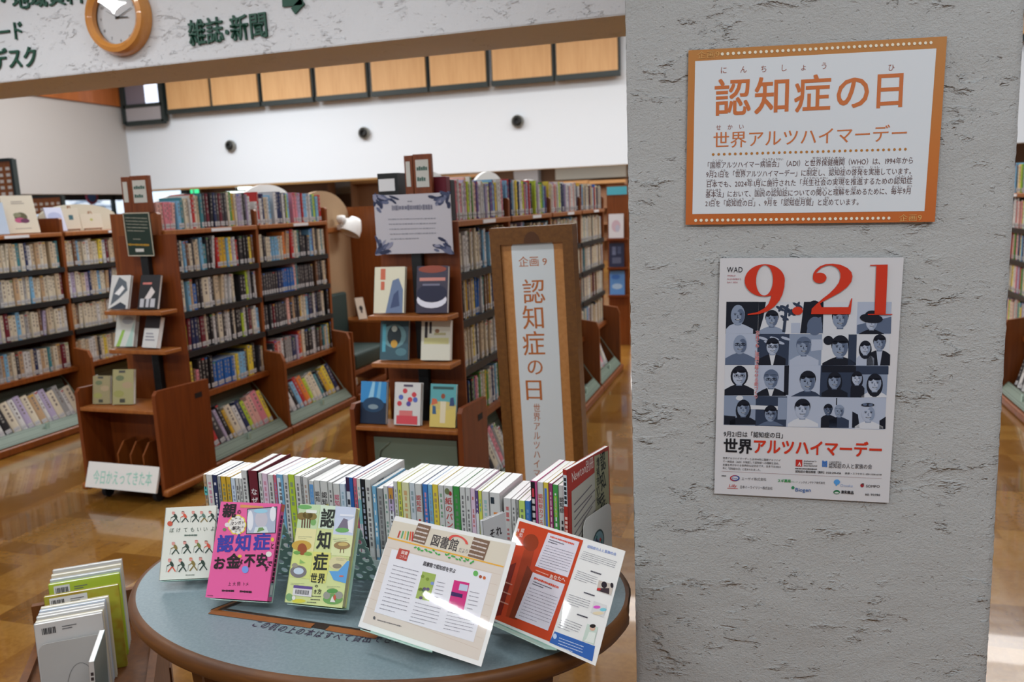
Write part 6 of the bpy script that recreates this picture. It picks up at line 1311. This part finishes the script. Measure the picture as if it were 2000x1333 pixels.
q.p([(1010, 860), (1120, 860), (1120, 960), (1010, 975)], T(4), .0004); person(938, 930, 70, 1, 800, 1120, 2, 3, 4)
q.e(1175, 870, 48, 45, T(0), .0005); q.p([(1370, 812), (1450, 812), (1450, 1110), (1370, 1110)], T(1), .0004); person(1290, 935, 82, 1, 1120, 1450, 0, 3, 0)
person(1672, 895, 60, 1, 1450, 1780, 0, 3, 0, sw=2.0, tie=4); person(1535, 945, 52, 1, 1450, 1780, 0, 4, 4, 'long', sw=1.7)
person(318, 1215, 70, 2, 175, 490, 0, 4, 0, 'bob', True)
person(628, 1250, 70, 2, 490, 800, 2, 3, 0, 'short', True, tie=5)
q.p([(755, 1112), (800, 1112), (800, 1400), (755, 1400)], T(0), .0004)
person(985, 1270, 76, 2, 800, 1120, 0, 3, 1)
q.p([(1120, 1115), (1450, 1118), (1450, 1180), (1120, 1180)], T(0), .0004); person(1245, 1262, 62, 2, 1120, 1450, 0, 3, 0, 'long')
q.p([(1450, 1118), (1765, 1120), (1765, 1200), (1450, 1200)], T(1), .0004); person(1462, 1240, 50, 2, 1400, 1765, 0, 4, 0, 'long', sw=1.5); person(1635, 1285, 66, 2, 1450, 1765, 0, 4, 5, 'long', sw=1.9)
q.p([(178, 1600), (290, 1610), (290, 1690), (178, 1690)], T(0), .0004); q.e(325, 1430, 36, 24, T(5), .0004); person(365, 1535, 62, 3, 175, 490, 0, 3, 0, 'long')
q.p([(430, 1500), (700, 1510), (700, 1545), (430, 1540)], T(5), .0004); q.p([(700, 1425), (790, 1425), (790, 1640), (700, 1640)], T(3), .0004); person(632, 1585, 60, 3, 490, 800, 0, 3, 2, 'short', True)
person(940, 1540, 74, 3, 800, 1120, 0, 4, 5)
q.p([(1265, 1430), (1275, 1430), (1275, 1500), (1265, 1500)], T(0), .0004); person(1190, 1545, 42, 3, 1120, 1450, 0, 2, 0); person(1298, 1560, 46, 3, 1200, 1450, 3, 3, 1, 'cap')
q.p([(1425, 1560), (1480, 1590), (1500, 1720), (1425, 1720)], T(0), .0004); q.p([(1690, 1650), (1750, 1610), (1750, 1730), (1690, 1730)], T(0), .0004); person(1580, 1575, 70, 3, 1450, 1780, 0, 4, 5, 'bald'); q.e(1572, 1495, 64, 18, T(0), .0013); q.e(1545, 1492, 22, 12, T(2), .0014); q.e(1600, 1496, 22, 12, T(2), .0014)
cover(q, o, 'portrait_print')
RDP = C(198, 52, 28)
def ringp(cx, cy, rx, ry, ix, iy, icx=None, n=40):
    icx = cx if icx is None else icx
    for k in range(n):
        a, b_ = 2 * math.pi * k / n, 2 * math.pi * (k + 1) / n; q.p([(cx + rx * math.cos(a), cy + ry * math.sin(a)), (cx + rx * math.cos(b_), cy + ry * math.sin(b_)), (icx + ix * math.cos(b_), cy + iy * math.sin(b_)), (icx + ix * math.cos(a), cy + iy * math.sin(a))], RDP, .0020)
ringp(542, 284, 195, 157, 82, 147, 540)
def band_(outer, inner, z=.0021):
    for (a, b_), (c, d) in zip(zip(outer, outer[1:]), zip(inner, inner[1:])): q.p([a, b_, d, c], RDP, z)
band_([(737, 284), (734, 350), (718, 420), (690, 480), (645, 535), (585, 580), (500, 610), (385, 622)], [(622, 284), (622, 350), (616, 410), (604, 460), (585, 510), (545, 555), (480, 592), (385, 610)])
q.e(1075, 262, 66, 52, RDP, .002, 24); q.e(868, 580, 52, 40, RDP, .002, 22)
band_([(1008, 255), (1014, 215), (1035, 180), (1075, 148), (1130, 128), (1200, 124), (1275, 135), (1340, 165), (1380, 205), (1392, 248), (1382, 300), (1345, 350), (1280, 400), (1190, 450), (1110, 492), (1085, 510)], [(1035, 235), (1042, 215), (1060, 190), (1095, 160), (1140, 142), (1185, 140), (1228, 155), (1258, 185), (1274, 220), (1275, 260), (1262, 305), (1228, 355), (1175, 410), (1105, 465), (1050, 515), (1005, 560)])
q.p([(1085, 510), (1005, 560), (1000, 612), (1378, 614), (1384, 590), (1100, 545)], RDP, .0022); q.p([(1100, 545), (1360, 545), (1386, 460), (1395, 460), (1384, 592), (1378, 614)], RDP, .0023)
q.p([(1560, 136), (1730, 134), (1722, 616), (1614, 616), (1620, 146), (1560, 146)], RDP, .002); q.p([(1550, 612), (1786, 612), (1786, 622), (1550, 622)], RDP, .002)
q.t('WAD', 174, 212, 328, 212, 70, C(30, 34, 44), .001, .0)
for s_, x1, y in (('WORLD', 258, 246), ("ALZHEIMER'S", 312, 279), ('DAY 2024', 280, 311)): q.t(s_, 177, y, x1, y, 18, C(176, 76, 90), .001, .004)
for k, ch in enumerate('忘れても、笑顔で暮らせる街づくり'): yb = 812 + k * 41.5; q.t(ch, 464, yb, 506, yb + 1, 40, C(226, 222, 226), .0017, .03); q.t(ch, 464, yb, 506, yb + 1, 40, C(190, 50, 56), .0019, .008)
K1 = C(40, 38, 42); Z = 1200
q.t('9月21日は「認知症の日」', 178, 606 + Z, 790, 622 + Z, 54, K1, .001, .01); q.t('世界', 178, 762 + Z, 462, 772 + Z, 138, C(24, 24, 30), .001, .026); q.t('アルツハイマーデー', 462, 768 + Z, 1730, 806 + Z, 140, RDP, .001, .024)
for k, s_ in enumerate(('世界アルツハイマーデーとは1994年に国際アルツハイ', 'マー病協会（ADI）が制定して認知症への理解を深め、', '支援を呼びかける世界的な記念日です。日本では2024', '年に「認知症の日」と定められました。')): q.t(s_, 175, 826 + k * 33 + Z, 742 if k < 3 else 560, 848 + k * 32 + Z, 22, K1, .001, .004)
q.p([(887, 895 + Z), (950, 897 + Z), (950, 832 + Z), (887, 830 + Z)], C(184, 44, 38), .0008); q.p([(905, 890 + Z), (925, 850 + Z), (940, 890 + Z), (930, 892 + Z), (922, 872 + Z), (912, 890 + Z)], C(222, 214, 214), .001)
for k, s_ in enumerate(("Alzheimer's", 'Disease', 'International')): q.t(s_, 965, 852 + k * 22 + Z, (1088, 1050, 1096)[k], 854 + k * 22 + Z, 19, K1, .001, .01)
q.lines((885, 908 + Z), (1098, 914 + Z), (885, 926 + Z), 1, K1, .001, .6, 5, 1)
q.p([(1145, 900 + Z), (1160, 900 + Z), (1160, 840 + Z), (1145, 838 + Z)], C(60, 110, 180), .0008); q.p([(1178, 902 + Z), (1193, 902 + Z), (1193, 842 + Z), (1178, 840 + Z)], C(60, 110, 180), .0008); q.e(1169, 858 + Z, 12, 12, C(60, 110, 180), .0008); q.p([(1163, 900 + Z), (1175, 900 + Z), (1175, 872 + Z), (1163, 872 + Z)], C(60, 110, 180), .0008)
q.t('公益社団法人', 1212, 864 + Z, 1335, 866 + Z, 22, K1, .001); q.t('認知症の人と家族の会', 1208, 910 + Z, 1630, 922 + Z, 48, C(60, 56, 60), .001, .004); q.t('認知症の電話相談（無料）0120-294-456', 885, 956 + Z, 1330, 972 + Z, 24, K1, .001, .012); q.t('携帯・スマホから 050-5358-6578', 1368, 972 + Z, 1724, 984 + Z, 20, K1, .001, .008)
q.st([(165, 944 + Z), (1725, 1012 + Z)], 2, C(150, 110, 116), .001); q.lines((168, 982 + Z), (212, 984 + Z), (168, 996 + Z), 1, K1, .001, .7, 2, 1)
q.e(297, 1013 + Z, 48, 30, C(170, 50, 60), .0008, 24); q.e(305, 1013 + Z, 40, 26, C(40, 70, 140), .0009, 24); q.e(297, 1012 + Z, 34, 18, C(206, 206, 212), .001, 24); q.t('Eisai', 270, 1022 + Z, 324, 1022 + Z, 20, C(40, 70, 140), .0012, .01)
q.t('エーザイ株式会社', 362, 1032 + Z, 606, 1038 + Z, 30, C(90, 88, 92), .001); q.t('スギ薬局', 713, 1050 + Z, 845, 1054 + Z, 30, C(40, 140, 70), .001, .02); q.t('グループ', 848, 1054 + Z, 910, 1056 + Z, 16, C(40, 140, 70), .001); q.t('ノックオンザケア株式会社', 918, 1062 + Z, 1178, 1068 + Z, 24, K1, .001)
q.e(1292, 1048 + Z, 30, 26, C(80, 150, 214), .0008, 20); q.e(1287, 1078 + Z, 8, 8, C(80, 150, 214), .0008, 10); q.t('Otsuka', 1324, 1094 + Z, 1450, 1098 + Z, 32, C(150, 170, 210), .001); q.e(1538, 1080 + Z, 18, 18, C(150, 40, 50), .0008, 16); q.e(1544, 1066 + Z, 12, 8, C(80, 60, 60), .0009, 10); q.t('SOMPO', 1574, 1100 + Z, 1710, 1104 + Z, 32, C(70, 66, 70), .001, .01)
q.t('Lilly', 238, 1102 + Z, 318, 1104 + Z, 36, C(190, 60, 50), .001, .006, .2); q.st([(225, 1110 + Z), (330, 1114 + Z)], 4, C(190, 60, 50), .001); q.t('日本イーライリリー株式会社', 348, 1112 + Z, 668, 1126 + Z, 30, C(80, 78, 82), .001, .004); q.e(866, 1104 + Z, 16, 15, C(50, 130, 90), .0008, 14); q.t('Biogen', 888, 1144 + Z, 1042, 1148 + Z, 46, C(70, 104, 160), .001, .012)
q.e(1292, 1146 + Z, 32, 20, C(40, 110, 70), .0008, 20); q.e(1292, 1152 + Z, 22, 8, C(200, 206, 202), .0009, 14); q.t('東和薬品', 1334, 1160 + Z, 1458, 1166 + Z, 32, K1, .001, .025); q.t('後援／厚生労働省', 1568, 1178 + Z, 1716, 1182 + Z, 20, K1, .001, .01)
cover(q, o, 'lettering')
